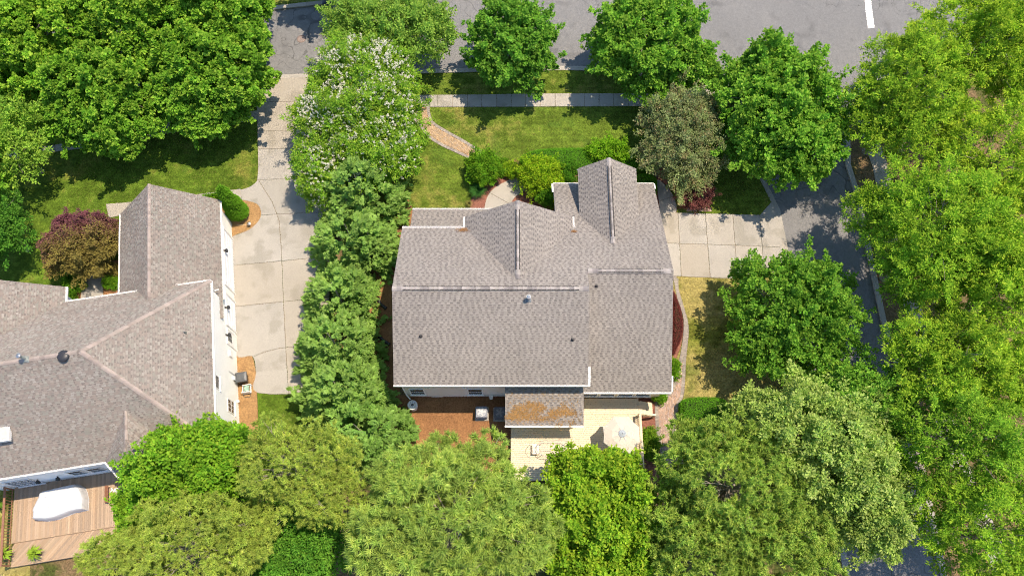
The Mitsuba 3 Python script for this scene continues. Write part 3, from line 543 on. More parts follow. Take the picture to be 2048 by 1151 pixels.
put('joist', cat([box(x, x + .05, dy0, 10.5 if x < 4.6 else dy1, DZ - .28, DZ - .04) for x in np.arange(.2, 9.1, .6)] + [box(dx0 + .1, dx0 + .2, yy, yy + .1, G, DZ - .3) for yy in (7.2, 9, 10.3)] + [box(dx1 - .2, dx1 - .1, yy, yy + .1, G, DZ - .3) for yy in (7.2, 9, 11)]), 'satin_wood', deck, col=cream * .6)
for k in range(4): put('stair_tread', cat([box(dx1 + .08 + .27 * k, dx1 + .33 + .27 * k, 11.55, 12.55, DZ - .16 * (k + .25) - .04, DZ - .16 * (k + .25)), box(dx1 + .085 + .27 * k, dx1 + .1 + .27 * k, 11.56, 12.54, DZ - .16 * (k + 1), DZ - .16 * (k + .25) - .045)]), 'satin_wood', deck, col=cream * r.uniform(.96, 1.05))
def railing(holder, p, q, h, n, col, mat, posts=True, w=.09, bal=.035):
    p, q = np.array(p, float), np.array(q, float); z = np.array([0, 0, 1.])
    key = put('railing', cat([bar(p + z * h, q + z * h, w + .05, .04), bar(p + z * (h - .1), q + z * (h - .1), .04, .07), bar(p + z * .1, q + z * .1, .04, .07)]), mat, holder, col=col)
    for t in np.linspace(0, 1, n + 2)[1:-1]: put('baluster', bar(p + (q - p) * t + z * .12, p + (q - p) * t + z * (h - .1), bal), mat, key, col=col)
    if posts:
        for e in (p, q): put('post', cat([bar(e, e + z * (h + .02), w), bar(e + z * (h + .025), e + z * (h + .065), w + .04)]), mat, key, col=col)
railing(deck, (dx1 - .02, dy0 + .1, DZ), (dx1 - .02, 11.45, DZ), .95, 34, cream * 1.02, 'satin_wood', w=.11)
railing(deck, (dx1 + .08, 11.47, DZ - .02), (dx1 + 1.15, 11.47, DZ - .62), .9, 8, cream * 1.02, 'satin_wood')

# ------------------------------------------------------------------ things on and around the cream deck
um = thing('patio_umbrella', 'open cream octagonal patio umbrella standing on the cream deck', 'umbrella')
uc = np.array((7.54,9.72,3.4)); ue = DZ + 2.15; uz = DZ + 2.62
ring = lambda rr, z, a0=math.pi / 8: [np.array([uc[0] + rr * math.cos(a0 + k * math.pi / 4), uc[1] + rr * math.sin(a0 + k * math.pi / 4), z]) for k in range(8)]
o_, m_, t_ = ring(1.36, ue), ring(.75, ue + .27), ring(.2, uz - .08)
for k in range(8):
    a, b, c, d, e, f = o_[k], o_[(k + 1) % 8], m_[(k + 1) % 8], m_[k], t_[(k + 1) % 8], t_[k]
    mid = (a + b) / 2 - np.array([*((a + b) / 2 - uc)[:2], 0]) * .04 + [0, 0, .02]; dd = [0, 0, .09]
    V = np.array([a, mid, b, c, d, e, f, a - dd, mid - dd, b - dd]); F = [[0, 1, 4], [1, 3, 4], [1, 2, 3], [4, 3, 5], [4, 5, 6], [7, 8, 1], [7, 1, 0], [8, 9, 2], [8, 2, 1]]
    put('canopy_panel', (V, np.array(F)), 'canvas', um, col=np.array((.68, .62, .53)) * (.97 + .05 * (k % 2)))
    put('rib', tube([a - [0, 0, .02], d - [0, 0, .02], f - [0, 0, .02]], .012, 5), 'satin', um, col=(.5, .5, .5))
scene['canvas'] = {'type': 'principledthin', 'base_color': VC, 'roughness': .8, 'spec_trans': 0.0, 'diff_trans': .35, 'eta': 1.3}
put('vent_cap', lathe((uc[0], uc[1], uz - .05), [(.0, .1), (.10, .07), (.27, .0), (.26, -.01), (.0, .02)], 8), 'canvas', um, col=(.42, .47, .52))
put('seam', cat([tube([c_ * .14 + np.array([uc[0], uc[1], uz]) * .86 + [0, 0, .03], c_ * .42 + np.array([uc[0], uc[1], uz]) * .58 + [0, 0, .045]], .012, 4) for c_ in o_]), 'satin', um, col=(.40, .44, .50))
put('finial', lathe((uc[0], uc[1], uz + .03), [(0, 0), (.04, .0), (.03, .06), (0, .09)], 12), 'satin', um, col=(.25, .26, .3))
put('pole', cyl((uc[0], uc[1], DZ), .022, uz - DZ, 12), 'satin', um, col=(.5, .5, .52)); put('base', lathe((uc[0], uc[1], DZ), [(0, 0), (.28, 0), (.28, .04), (.06, .1), (.04, .3), (0, .3)], 24), 'satin', um, col=(.2, .2, .21))
tb = thing('patio_table', 'long oval glass patio table with thin metal rim on the cream deck', 'table')
tc = np.array((2.81,9.01,1.5)); tz = DZ + .72
oval = Polygon([(tc[0] + .95, tc[1] + .56), (tc[0] - .55, tc[1] + .56), (tc[0] - .85, tc[1] + .44), (tc[0] - 1.1, tc[1] + .1), (tc[0] - 1.1, tc[1] - .1), (tc[0] - .85, tc[1] - .44), (tc[0] - .55, tc[1] - .56), (tc[0] + .95, tc[1] - .56), (tc[0] + 1.25, tc[1] - .3), (tc[0] + 1.35, tc[1]), (tc[0] + 1.25, tc[1] + .3)]).buffer(-.12).buffer(.12, quad_segs=4)
gt = slab(oval.buffer(-.02), tz, tz + .008); put('glass_top', trimesh.Trimesh(gt.vertices, gt.faces[gt.face_normals[:, 2] > .5]), 'glass_clear', tb)
scene['frosted'] = principled(rgb(.50, .485, .45), .25, .5)
rc = np.array(oval.exterior.coords); put('rim', tube(np.c_[rc, np.full(len(rc), tz + .004)], .018, 6), 'satin', tb, col=(.30, .29, .28))
put('cross_bar', cat([bar((tc[0] + s, tc[1] - .56, tz + .012), (tc[0] + s, tc[1] + .56, tz + .012), .018) for s in (.15, .8)] + [bar((tc[0] - .5, tc[1], tz + .0125), (tc[0] + .15, tc[1], tz + .0125), .018), bar((tc[0] - .5, tc[1], tz + .0125), (tc[0] - .86, tc[1] + .42, tz + .0125), .018), bar((tc[0] - .5, tc[1], tz + .0125), (tc[0] - .86, tc[1] - .42, tz + .0125), .018)]), 'satin', tb, col=(.45, .44, .42))
for sx in (-.75, .95):
    for sy in (-.4, .4): put('leg', bar((tc[0] + sx, tc[1] + sy, DZ), (tc[0] + sx, tc[1] + sy, tz), .035), 'satin', tb, col=(.30, .29, .28))
ch = thing('patio_chair', 'thin framed patio chair at the left end of the oval glass table', 'chair')
cc = np.array((1.69,9.02,1.2)); arc = [(cc[0] - .02 + .42 * math.cos(t), cc[1] + .46 * math.sin(t), DZ + .86) for t in np.linspace(math.pi * .55, math.pi * 1.45, 12)]
put('back_rail', tube(arc, .014, 6), 'satin', ch, col=(.55, .50, .42))
put('seat', cat([obox((cc[0] - .02, cc[1] - .3 + .1 * k, DZ + .44), (.46, .085, .012)) for k in range(7)]), 'satin', ch, col=(.68, .62, .52))
put('back_slat', cat([bar((p[0], p[1], DZ + .46), p, .012) for p in arc[1:-1:2]]), 'satin', ch, col=(.6, .55, .47))
for sx, sy in ((-.28, -.3), (-.28, .3), (.2, -.3), (.2, .3)): put('leg', bar((cc[0] + sx, cc[1] + sy, DZ), (cc[0] + sx * .9, cc[1] + sy, DZ + .45), .022), 'satin', ch, col=(.55, .50, .42))
def ac_unit(c, label, tint):
    k = thing('air_conditioner', label, 'air conditioner', 'cooling units behind the middle house'); x, y = c
    put('pad', rbox(x - .5, x + .5, y - .5, y + .5, G, G + .12, .02), 'concrete1', k)
    body = rbox(x - .40, x + .40, y - .40, y + .40, G + .125, .95, .06); put('body', body, 'satin', k, col=np.array((.16, .18, .22)) * tint)
    put('louver', cat([m for j in range(8) for m in (box(x - .412, x + .412, y - .30, y + .30, .3 + .07 * j, .325 + .07 * j), box(x - .30, x + .30, y - .412, y + .412, .301 + .07 * j, .326 + .07 * j))]), 'satin', k, col=np.array((.24, .26, .30)) * tint)
    g = put('top_grille', cat([lathe((x, y, .952), [(rr - .008, 0), (rr + .008, 0), (rr + .008, .012), (rr - .008, .012)], 28) for rr in (.10, .16, .22, .28, .33)] + [obox((x, y, .962), (.68, .014, .012), a) for a in (0, math.pi / 3, 2 * math.pi / 3)]), 'satin', k, col=np.array((.34, .36, .39)) * tint)
    put('top_plate', slab(sbox(x - .38, y - .38, x + .38, y + .38).buffer(.01).difference(Point(x, y).buffer(.35)), .951, .96), 'satin', k, col=np.array((.15, .165, .20)) * tint)
    put('fan', cat([cyl((x, y, .953), .09, .04, 18)] + [obox((x + .2 * math.cos(a), y + .2 * math.sin(a), .953), (.26, .12, .004), a) for a in np.arange(5) * 2 * math.pi / 5]), 'satin', k, col=np.array((.40, .41, .42)) * tint)
ac_unit((-2.2,11.72,0.9)[:2], 'grey cooling unit with sunlit colour beside the low rear roof', 1.2); ac_unit((-0.87,11.68,0.9)[:2], 'dark cooling unit with shade in its colour tucked against the low rear roof', .6)  # sun and shade put into the colours: sunny unit lighter, shaded one darker
bl = thing('rain_barrel', 'round pale grey rain barrel under the rear left corner of the middle house', 'barrel')
bx, by = (-7.19,12.21,1.0)[:2]
put('body', lathe((bx, by, G), [(0, 0), (.28, 0), (.34, .35), (.34, .6), (.30, .9), (0, .9)], 28), 'satin', bl, col=(.50, .50, .50))
put('lid', lathe((bx, by, G + .9), [(.1, .02), (.12, .04), (.34, .03), (.36, .0), (.36, -.03), (.3, -.02)], 28), 'satin', bl, col=(.66, .66, .66))
put('inlet', cat([cyl((bx, by, G + .9), .12, .02, 20), cyl((bx, by, G + .92), .04, .03, 12)]), 'satin', bl, col=(.12, .12, .13))
put('hole', cat([cyl((bx + .22 * math.cos(a), by + .22 * math.sin(a), G + .935), .03, .006, 10) for a in np.arange(8) * math.pi / 4]), 'satin', bl, col=(.3, .3, .3))

# ------------------------------------------------------------------ the left house
LH = thing('left_house', 'white house with mottled hip roof and garage wing at the left edge', 'house')
A = math.radians(9.2); LO = np.array((-19.27,8.6,5.8)[:2]); LU, LV = np.array([math.cos(A), math.sin(A)]), np.array([-math.sin(A), math.cos(A)])
def L2(u, v): return tuple(LO + u * LU + v * LV)
def L3(u, v, z): return (*L2(u, v), z)
EZ, AZ, D, AU, AV = 5.8, 10.7, 11.5, -6.3, 5.9
def loc(p): return ((np.array(p[:2]) - LO) @ LU, (np.array(p[:2]) - LO) @ LV)
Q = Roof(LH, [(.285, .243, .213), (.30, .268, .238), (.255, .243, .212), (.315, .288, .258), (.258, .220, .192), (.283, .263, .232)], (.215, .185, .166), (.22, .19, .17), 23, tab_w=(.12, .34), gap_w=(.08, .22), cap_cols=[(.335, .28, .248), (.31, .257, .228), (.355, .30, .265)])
FAR = -17.0
Q.plane([L3(0, D, EZ), L3(FAR, D, EZ), L3(FAR, AV, AZ), L3(AU, AV, AZ)])
Q.plane([L3(FAR, 0, EZ), L3(0, 0, EZ), L3(AU, AV, AZ), L3(FAR, AV, AZ)])
Q.plane([L3(0, 0, EZ), L3(0, D, EZ), L3(AU, AV, AZ)])
gu0, gu1, gum, gz, gzr, gv = -7.4, .03, -3.76, 3.4, 7.05, 19.15
Q.plane([L3(gu1, 9.5, gz), L3(gu1, gv, gz), L3(gum, gv, gzr), L3(gum, 9.5, gzr)]); Q.plane([L3(gu0, gv, gz), L3(gu0, 11.3, gz), L3(gum, 10.0, gzr), L3(gum, gv, gzr)])
wu1, wv = loc((-31.16,19.5,5.8)); wum = wu1 - 3.3; wz = 5.8; wzr = 8.6
Q.plane([L3(wu1, 9.0, wz), L3(wu1, wv, wz), L3(wum, wv, wzr), L3(wum, 8.0, wzr)]); Q.plane([L3(wum - 3.3, wv, wz), L3(wum - 3.3, 9.0, wz), L3(wum, 8.0, wzr), L3(wum, wv, wzr)])
b0, b1, b2, b3, ba, bt = L3(-7, 0, EZ), L3(-5.9, -1.4, EZ), L3(-3.7, -1.4, EZ), L3(-2.6, 0, EZ), L3(-4.8, .7, 7.8), L3(-4.8, 2.6, 7.9)
Q.plane([b0, b1, ba]); Q.plane([b1, b2, ba]); Q.plane([b2, b3, ba]); Q.plane([b0, ba, bt]); Q.plane([b3, bt, ba])
pN, pS, pE = (AZ - EZ) / (D - AV), (AZ - EZ) / AV, (AZ - EZ) / -AU
v3 = lambda u, v, z: np.array([*(u * LU + v * LV), z])
Q.ridge(L3(FAR + .2, AV, AZ), L3(AU, AV, AZ), v3(0, 1, -pN), v3(0, -1, -pS)); Q.ridge(L3(0, D, EZ), L3(AU, AV, AZ), v3(.6, -.4, -.45), v3(-.6, .4, -.3)); Q.ridge(L3(0, 0, EZ), L3(AU, AV, AZ), v3(.6, .4, -.4), v3(-.6, -.4, -.3))
Q.ridge(L3(gum, gv, gzr), L3(gum, 10.25, gzr), v3(1, 0, -.95), v3(-1, 0, -.95)); Q.ridge(b1, ba, v3(-1, .2, -.7), v3(.6, -.5, -.55), .13); Q.ridge(b2, ba, v3(1, .2, -.7), v3(-.6, -.5, -.55), .13); Q.ridge(ba, bt, v3(1, 0, -.8), v3(-1, 0, -.8), .13)
zE = lambda u: EZ + pE * -u
zS = lambda v: EZ + pS * v
p = (-21.83,15.79,8.2); u, v = loc(p); vent(Q.key, L3(u, v, zE(u)), .045, .25, (.12, .13, .12))
p = (-29.64,12.91,9.4); u, v = loc(p); vent(Q.key, L3(u, v, zS(v)), .09, .75, (.26, .28, .26), .2, cap=True)
p = (-27.46,13.14,9.4); u, v = loc(p); c = L3(u, v, zS(v) - .08)
dome = put('roof_vent', lathe(c, [(0, .24), (.15, .235), (.28, .2), (.36, .13), (.38, .06), (.2, .05), (.2, 0)], 28), 'satin', Q.key, col=(.03, .03, .035), smooth=True)
p = (-31.9,9.01,8.0); u, v = loc(p); c = np.array(L3(u, v, zS(v)))
sk = put('skylight', cat([obox(c + [0, 0, .05], (1.0, 1.3, .3), A)]), 'white_paint', Q.key); put('pane', obox(c + [0, 0, .21], (.8, 1.1, .02), A), 'frosted', sk)
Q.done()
def lprism(prof, axis, lo, hi):
    m = prism(prof, axis, lo, hi); v = m.vertices.copy(); m.vertices[:, 0] = LO[0] + v[:, 0] * LU[0] + v[:, 1] * LV[0]; m.vertices[:, 1] = LO[1] + v[:, 0] * LU[1] + v[:, 1] * LV[1]; return m
def lbox(u0, u1, v0, v1, z0, z1):
    m = box(u0, u1, v0, v1, z0, z1); v = m.vertices.copy(); m.vertices[:, 0] = LO[0] + v[:, 0] * LU[0] + v[:, 1] * LV[0]; m.vertices[:, 1] = LO[1] + v[:, 0] * LU[1] + v[:, 1] * LV[1]; return m
WU = -.16
put('wall', cat([lbox(FAR + .3, WU, .35, 11.1, G, 5.72), lprism([(gu0 + .35, G), (gu0 + .35, gz + .1), (gum, gzr - .25), (WU - .002, gz + .1), (WU - .002, G)], 'y', 11.0, 18.8), lprism([(wum - 3, G), (wum - 3, wz), (wum, wzr - .25), (wu1 - .35, wz), (wu1 - .35, G)], 'y', 9, wv - .3),
    slab(Polygon([L2(-6.5, .34), L2(-5.7, -1.0), L2(-3.9, -1.0), L2(-3.1, .34)]), G, 5.7)]), 'siding_white', LH)
put('soffit', cat([lbox(FAR + .1, -.02, .02, D - .02, 5.66, 5.68), lbox(gu0 + .02, gu1 - .02, 11.4, gv - .02, gz - .13, gz - .11)]), 'white_paint', LH)
def lgut(a, b, o): gutter(LH, L3(*a), L3(*b), o[0] * LU + o[1] * LV, 1.35)
lgut((0, 0, EZ - .02), (0, D, EZ - .02), (1, 0)); lgut((FAR, 0, EZ - .02), (-7.05, 0, EZ - .02), (0, -1)); lgut((-2.5, 0, EZ - .02), (0, 0, EZ - .02), (0, -1)); lgut((wu1, D, EZ - .02), (-4.9, D, EZ - .02), (0, 1)); lgut((-2.6, D, EZ - .02), (0, D, EZ - .02), (0, 1))
lgut((gu1, 11.0, gz - .02), (gu1, gv, gz - .02), (1, 0)); lgut((gu0, 11.7, gz - .02), (gu0, gv, gz - .02), (-1, 0)); lgut((wu1, 11.6, wz - .02), (wu1, wv, wz - .02), (1, 0)); lgut((-7, 0, EZ - .02), (-5.9, -1.4, EZ - .02), (-1.4, -1.1)); lgut((-5.9, -1.4, EZ - .02), (-3.7, -1.4, EZ - .02), (0, -1))
for (ua, za, ub, zb, vv) in ((gu0, gz, gum, gzr, gv + .015), (gu1, gz, gum, gzr, gv + .015), (wu1, wz, wum, wzr, wv + .015)): board(LH, L3(ua, vv - .035, za - .26), L3(ub, vv - .035, zb - .26))
# garage doors, side door, lamps and windows on the long white wall
def vE(px, py, z): return None
def wall_v(p): return loc(p)[1]
def on_e(v, z, off=0.0): return np.array(L3(WU + off, v, z))
gd = [(wall_v((-22.06,25.62,0.1)), wall_v((-21.3,21.13,0.1)), 'garage_door'), (wall_v((-21.16,20.31,0.1)), wall_v((-20.8,17.98,0.1)), 'garage_door')]
for v1_, v0_, nm in gd:
    key = put(nm, lbox(WU + .002, WU + .03, v0_, v1_, G + .04, 2.25), 'white_paint', LH)
    for j in range(4): put('panel', cat([lbox(WU + .03, WU + .045, v0_ + .06, v1_ - .06, G + .1 + .53 * j, G + .57 + .53 * j)]), 'garage_white', key)
    put('frame', cat([lbox(WU, WU + .09, v0_ - .12, v0_ - .002, G, 2.36), lbox(WU, WU + .09, v1_ + .002, v1_ + .12, G, 2.36), lbox(WU, WU + .088, v0_ - .12, v1_ + .12, 2.252, 2.38)]), 'white_paint', key)
scene['garage_white'] = principled(rgb(.74, .77, .82), .5, .4)
oE = tuple(LU)
vd = wall_v((-20.72,17.03,0.1)); key = put('side_door', lbox(WU + .002, WU + .05, vd - .5, vd + .5, G + .05, 2.2), 'white_paint', LH); put('pane', cat([lbox(WU + .05, WU + .06, vd - .3 + .32 * i, vd - .03 + .32 * i, 1.3 + .28 * j, 1.54 + .28 * j) for i in range(2) for j in range(3)]), 'glass_dark', key)
put('frame', cat([lbox(WU, WU + .08, vd - .6, vd - .502, G, 2.3), lbox(WU, WU + .08, vd + .502, vd + .6, G, 2.3), lbox(WU, WU + .079, vd - .6, vd + .6, 2.202, 2.3)]), 'white_paint', key)
window(LH, on_e(wall_v((-20.03,11.87,2.4)), 1.9), oE, .9, 1.4, rows=2, cols=3); window(LH, on_e(wall_v((-19.91,13.02,5.0)), 4.6), oE, .9, .8, rows=1)
window(LH, on_e(wall_v((-19.49,9.63,5.0)), 4.6), oE, .9, .8, rows=1)
def lantern(c, out):
    o = np.array([*out, 0.]); k = put('wall_lamp', cat([bar(c, c + o * .22, .03), cyl(c + o * .22 - [0, 0, .26], .10, .2, 8, .13), cyl(c + o * .22 - [0, 0, .05], .15, .09, 8, .03), obox(c + o * .01, (.12, .12, .2), A)]), 'satin', LH, col=(.03, .03, .03))
for q in (((-21.86,23.71,2.5)), ((-21.15,19.14,2.5)), ((-20.59,17.07,2.5))): lantern(on_e(wall_v(q), 2.45), LU)
q = (-20.7,15.76,1.8); put('meter_box', cat([lbox(WU, WU + .14, wall_v(q) - .2, wall_v(q) + .2, 1.5, 2.0)]), 'satin', LH, col=(.72, .72, .72))
q = (-20.4,14.41,1.4); put('utility_pipe', cat([tube([on_e(wall_v(q), 2.2, .06), on_e(wall_v(q), .3, .06)], .03), tube([on_e(wall_v(q) - .3, 1.3, .08), on_e(wall_v(q) - .3, .3, .08)], .02), lbox(WU, WU + .16, wall_v(q) - .45, wall_v(q) - .15, 1.0, 1.35)]), 'satin', LH, col=(.62, .63, .63))
q = (-19.99,12.59,0.3); put('faucet_cover', trimesh.creation.icosphere(2, .11).apply_translation(on_e(wall_v(q), .45, .08)), 'satin', LH, col=(.8, .79, .76))
put('downspout', tube([L3(-.15, 11.35, 5.6), L3(-.2, 11.3, 5.2), L3(-.22, 11.3, 4.4), L3(.0, 11.45, 4.2)], .05, 6), 'white_paint', LH)
# rear wall of the left house
oS = tuple(-LV)
for q in (((-29.73,7.18,2.6)), ((-28.49,7.41,2.6))): window(LH, L3(loc(q)[0], .33, 2.3), oS, .95, 1.3, rows=2, mat='glass_dark')
for q in (((-31.08,7.07,2.4)), ((-32.39,6.8,2.4))):
    c = np.array(L3(loc(q)[0], .33, 2.3)); o = np.array([*oS, 0]); put('wall_lamp', cat([bar(c, c + o * .2, .03), cyl(c + o * .2 - [0, 0, .26], .1, .22, 8, .13), cyl(c + o * .2 - [0, 0, .04], .15, .09, 8, .03)]), 'satin', LH, col=(.02, .02, .02))
window(LH, L3(loc((-33.54,6.61,1.8))[0], .33, 1.85), oS, 1.7, 1.95, name='french_door', rows=5, cols=4)
# ------------------------------------------------------------------ the wooden deck
wood_cols = [(.39, .275, .18), (.42, .31, .21), (.36, .255, .17), (.40, .295, .205), (.34, .25, .175)]
scene['deck_wood'] = {'type': 'bumpmap', 'a': {'type': 'proc', **{k: v for k, v in proc(lambda p, n, uv: noise(p.x * 40, p.y * 4, 1)).items() if k != 'type'}}, 'scale': .004, 'b': principled(VC, 0.75, 0.25)}
wd = thing('wooden_deck', 'brown timber deck behind the left house with diagonal lower boards', 'deck')
r = random.Random(8)
du0, dv1 = loc((-34.65,5.55,0.75))[0], .33; dvm = loc((-31.29,3.22,0.75))[1]; dvb = loc((-32.61,1.44,0.75))[1]; du1 = du0 + 8.6
u = du0
while u < du1: put('board', lbox(u, u + .128, dvm, dv1 - (.0 if u < -6.6 or u > -3 else 1.35), .72 - .035, .72 + r.uniform(-.003, .003)), 'satin_wood', wd, col=np.array(wood_cols[r.randrange(5)]) * r.uniform(.9, 1.1)); u += .14
put('rim_board', cat([lbox(du0 - .02, du1, dvm - .05, dvm - .004, .45, .735)]), 'satin_wood', wd, col=wood_cols[0])
lowp = Polygon([(du0, dvb), (du1, dvb), (du1, dvm - .06), (du0, dvm - .06)])
for kx in np.arange(du0 - 4, du1 + 1, .2):
    b = LineString([(kx, dvb - 1), (kx + 5, dvb + 4)]).buffer(.065, cap_style=2).intersection(lowp)
    if b.area > .02:
        m = slab(b, .55, .58 + r.uniform(-.002, .002)); v = m.vertices.copy(); m.vertices[:, :2] = LO + v[:, :1] * LU + v[:, 1:2] * LV
        put('diagonal_board', m, 'satin_wood', wd, col=np.array(wood_cols[r.randrange(5)]) * r.uniform(.88, 1.08))
put('rim_board', cat([lbox(du0 - .02, du1, dvb - .05, dvb - .004, .2, .6)]), 'satin_wood', wd, col=wood_cols[0])
put('joist', cat([lbox(uu, uu + .05, dvb, dv1 - 1.4, .3, .545) for uu in np.arange(du0 + .1, du1, .6)] + [lbox(du0 + .1, du0 + .2, vv, vv + .1, G, .5) for vv in np.linspace(dvb + .2, -.5, 4)]), 'satin_wood', wd, col=(.2, .13, .08))
railing(wd, L3(du0 - .07, dvb + .05, .6), L3(du0 - .07, .2, .72), 1.0, 24, np.array((.26, .13, .08)), 'satin_wood', w=.1)
hc = thing('covered_hot_tub', 'bulky thing under a white vinyl cover on the wooden deck', 'covered furniture')
cp = [(-32.65,4.29),(-32.79,4.95),(-32.53,5.81),(-32.42,6.08),(-31.56,6.28),(-30.34,6.55),(-29.84,6.28),(-29.5,5.61),(-29.43,4.92),(-30.22,4.75),(-31.17,4.36),(-31.82,4.23)]
poly = Polygon(cp); rng = np.random.default_rng(3); cx_, cy_ = poly.centroid.x, poly.centroid.y
layers = [(1.06, .74), (1.05, .95), (1.03, 1.25), (.995, 1.46), (.93, 1.53), (.6, 1.55), (.25, 1.555)]; rimp = np.array(poly.segmentize(.12).exterior.coords)[:-1]; N = len(rimp); V = []
for s_, z_ in layers:
    w_ = np.abs(meshkit.fbm(np.c_[rimp * 3.2, np.full(N, z_ * .8)], 3, 4) - .5) * .8 - .1
    V.append(np.c_[cx_ + (rimp[:, 0] - cx_) * (s_ + .14 * w_ * (s_ > .9)), cy_ + (rimp[:, 1] - cy_) * (s_ + .14 * w_ * (s_ > .9)), z_ + .16 * w_ * (z_ > 1)])
V.append([[cx_, cy_, 1.55]]); V = np.vstack(V); F = [[i * N + k, i * N + (k + 1) % N, (i + 1) * N + (k + 1) % N, (i + 1) * N + k] for i in range(len(layers) - 1) for k in range(N)]
F = [f for q_ in F for f in ([q_[0], q_[1], q_[2]], [q_[0], q_[2], q_[3]])] + [[(len(layers) - 1) * N + k, (len(layers) - 1) * N + (k + 1) % N, len(V) - 1] for k in range(N)]
put('cover', trimesh.Trimesh(V, np.array(F), process=False), 'vinyl_cover', hc, smooth=35)
put('hem', tube(np.vstack([V[:N], V[:1]]), .02, 5), 'vinyl_cover', hc)
bn = thing('deck_bench', 'narrow dark brown bench on the wooden deck', 'bench'); c = np.array((-28.09,5.95,1.1))
for k in range(2): put('seat_board', obox((c[0] - .06 + .13 * k, c[1], 1.12), (.12, 1.15, .03), A), 'satin_wood', bn, col=(.20, .09, .05))
for s in (-.45, .45):
    for o in (-.08, .08): e = c[:2] + LV * s + LU * o; put('leg', bar((*e, .72), (*e, 1.1), .05), 'satin_wood', bn, col=(.18, .08, .05))
pl = thing('planter_box', 'square wooden planter box of white stones beside the brown bench', 'planter'); c = np.array((-27.44,6.01,1.1))
for (ou, ov, su, sv) in ((0, .42, .86, .04), (0, -.42, .86, .04), (.42, 0, .04, .8), (-.42, 0, .04, .8)):
    put('side_board', obox((*(c[:2] + ou * LU + ov * LV), .92), (su, sv, .4), A), 'satin_wood', pl, col=(.40, .30, .17))
put('soil', obox((c[0], c[1], .9), (.8, .8, .3), A), 'satin_wood', pl, col=(.33, .28, .16))
rng = np.random.default_rng(5)
for k in range(26):
    q = c[:2] + rng.uniform(-.34, .34) * LU + rng.uniform(.0, .36) * LV; m = trimesh.creation.icosphere(1, rng.uniform(.04, .075)); m.vertices *= rng.uniform(.7, 1.2, 3); m.apply_translation((*q, 1.07 + rng.uniform(0, .04))); put('stone', m, 'matte', pl, col=np.array((.74, .72, .70)) * rng.uniform(.85, 1.05))

# ------------------------------------------------------------------ small things beside the left house
tr = thing('trash_bin', 'black lidded wheeled bin against the white wall of the left house', 'bin'); tx, ty = (-19.81,14.26,0.8)[:2]
def taper(c, b, t, z0, z1, ang):
    V = np.array([[sx * w / 2, sy * d / 2, z] for (w, d), z in ((b, z0), (t, z1)) for sx, sy in ((-1, -1), (1, -1), (1, 1), (-1, 1))]); m = trimesh.convex.convex_hull(V); m.apply_transform(trimesh.transformations.rotation_matrix(ang, (0, 0, 1))); m.apply_translation((*c, 0)); return m
put('body', taper((tx, ty), (.55, .52), (.70, .68), G + .08, 1.05, A), 'satin', tr, col=(.035, .037, .04))
lid = trimesh.convex.convex_hull(np.vstack([taper((tx, ty), (.84, .74), (.80, .70), 1.055, 1.09, A).vertices, taper((tx, ty), (.6, .5), (.5, .4), 1.12, 1.14, A).vertices])); put('lid', lid, 'satin', tr, col=(.085, .09, .095))
put('handle', tube([(*(np.array([tx, ty]) - LU * .46 + LV * s), 1.04) for s in (-.28, .28)], .02), 'satin', tr, col=(.04, .04, .04))
for s in (-.3, .3): w = trimesh.creation.cylinder(.12, .06, sections=18); w.apply_transform(trimesh.transformations.rotation_matrix(math.pi / 2, (1, 0, 0)) ); w.apply_transform(trimesh.transformations.rotation_matrix(A, (0, 0, 1))); w.apply_translation((*(np.array([tx, ty]) - LU * .3 + LV * s), G + .12)); put('wheel', w, 'satin', tr, col=(.03, .03, .03))
hr = thing('hose_reel', 'white framed reel of pale green hose beside the black bin', 'hose reel'); hx, hy = (-19.49,13.51,0.5)[:2]
put('frame', cat([obox((hx + dx, hy + dy, .42), s, A) for dx, dy, s in ((0, .27, (.62, .05, .5)), (0, -.27, (.62, .05, .5)), (-.3, 0, (.05, .55, .08)), (.3, 0, (.05, .55, .08)))]), 'satin', hr, col=(.74, .74, .72))
for k in range(4): t = trimesh.creation.torus(.17, .045, 20, 8); t.apply_transform(trimesh.transformations.rotation_matrix(math.pi / 2, (1, 0, 0))); t.apply_transform(trimesh.transformations.rotation_matrix(A, (0, 0, 1))); t.apply_translation((*(np.array([hx, hy]) + LV * (-.16 + .105 * k)), .47)); put('hose', t, 'satin', hr, col=(.30, .48, .38) if k % 2 else (.45, .58, .50))
put('loose_hose', tube([(hx + .28 * math.cos(t), hy - .42 + .12 * math.sin(t), G + .05) for t in np.linspace(0, 7, 26)], .02, 5), 'satin', hr, col=(.06, .07, .07))
st = trimesh.creation.icosphere(3, .2); st.vertices *= (1 + .35 * (meshkit.fbm(st.vertices * 7, 3, 2) - .5))[:, None]; st.apply_scale((1.1, .85, .7)); st.apply_translation((-19.36,10.48,0.2)); put('garden_stone', st, 'matte', col=(.62, .58, .52), smooth=True, label='pale rounded stone on the straw near the lower wall corner of the left house'); labels['garden_stone']['category'] = 'stone'
gl = thing('path_light', 'small silvery path light in the rounded tan straw bed', 'garden light'); c = np.array((-20.9,26.9,0.35))
put('stake', cyl((c[0], c[1], G), .02, .3, 10), 'metal', gl); put('head', cat([cyl((c[0], c[1], .4), .06, .1, 14), lathe((c[0], c[1], .5), [(0, .07), (.06, .05), (.15, .0), (.13, -.01), (0, .0)], 18)]), 'metal', gl); put('cable', tube([(c[0] - .05, c[1], G + .03), (c[0] - .5, c[1] + .03, G + .035), (c[0] - 1.1, c[1], G + .035)], .02, 5), 'satin', gl, col=(.55, .45, .3))
kb = thing('kerb_bin', 'dark wheeled bin standing at the far kerb near the top edge', 'bin'); kx, ky = (-16.44,48.32,0.3)[:2]; kx, ky = float(kx), float(ky)
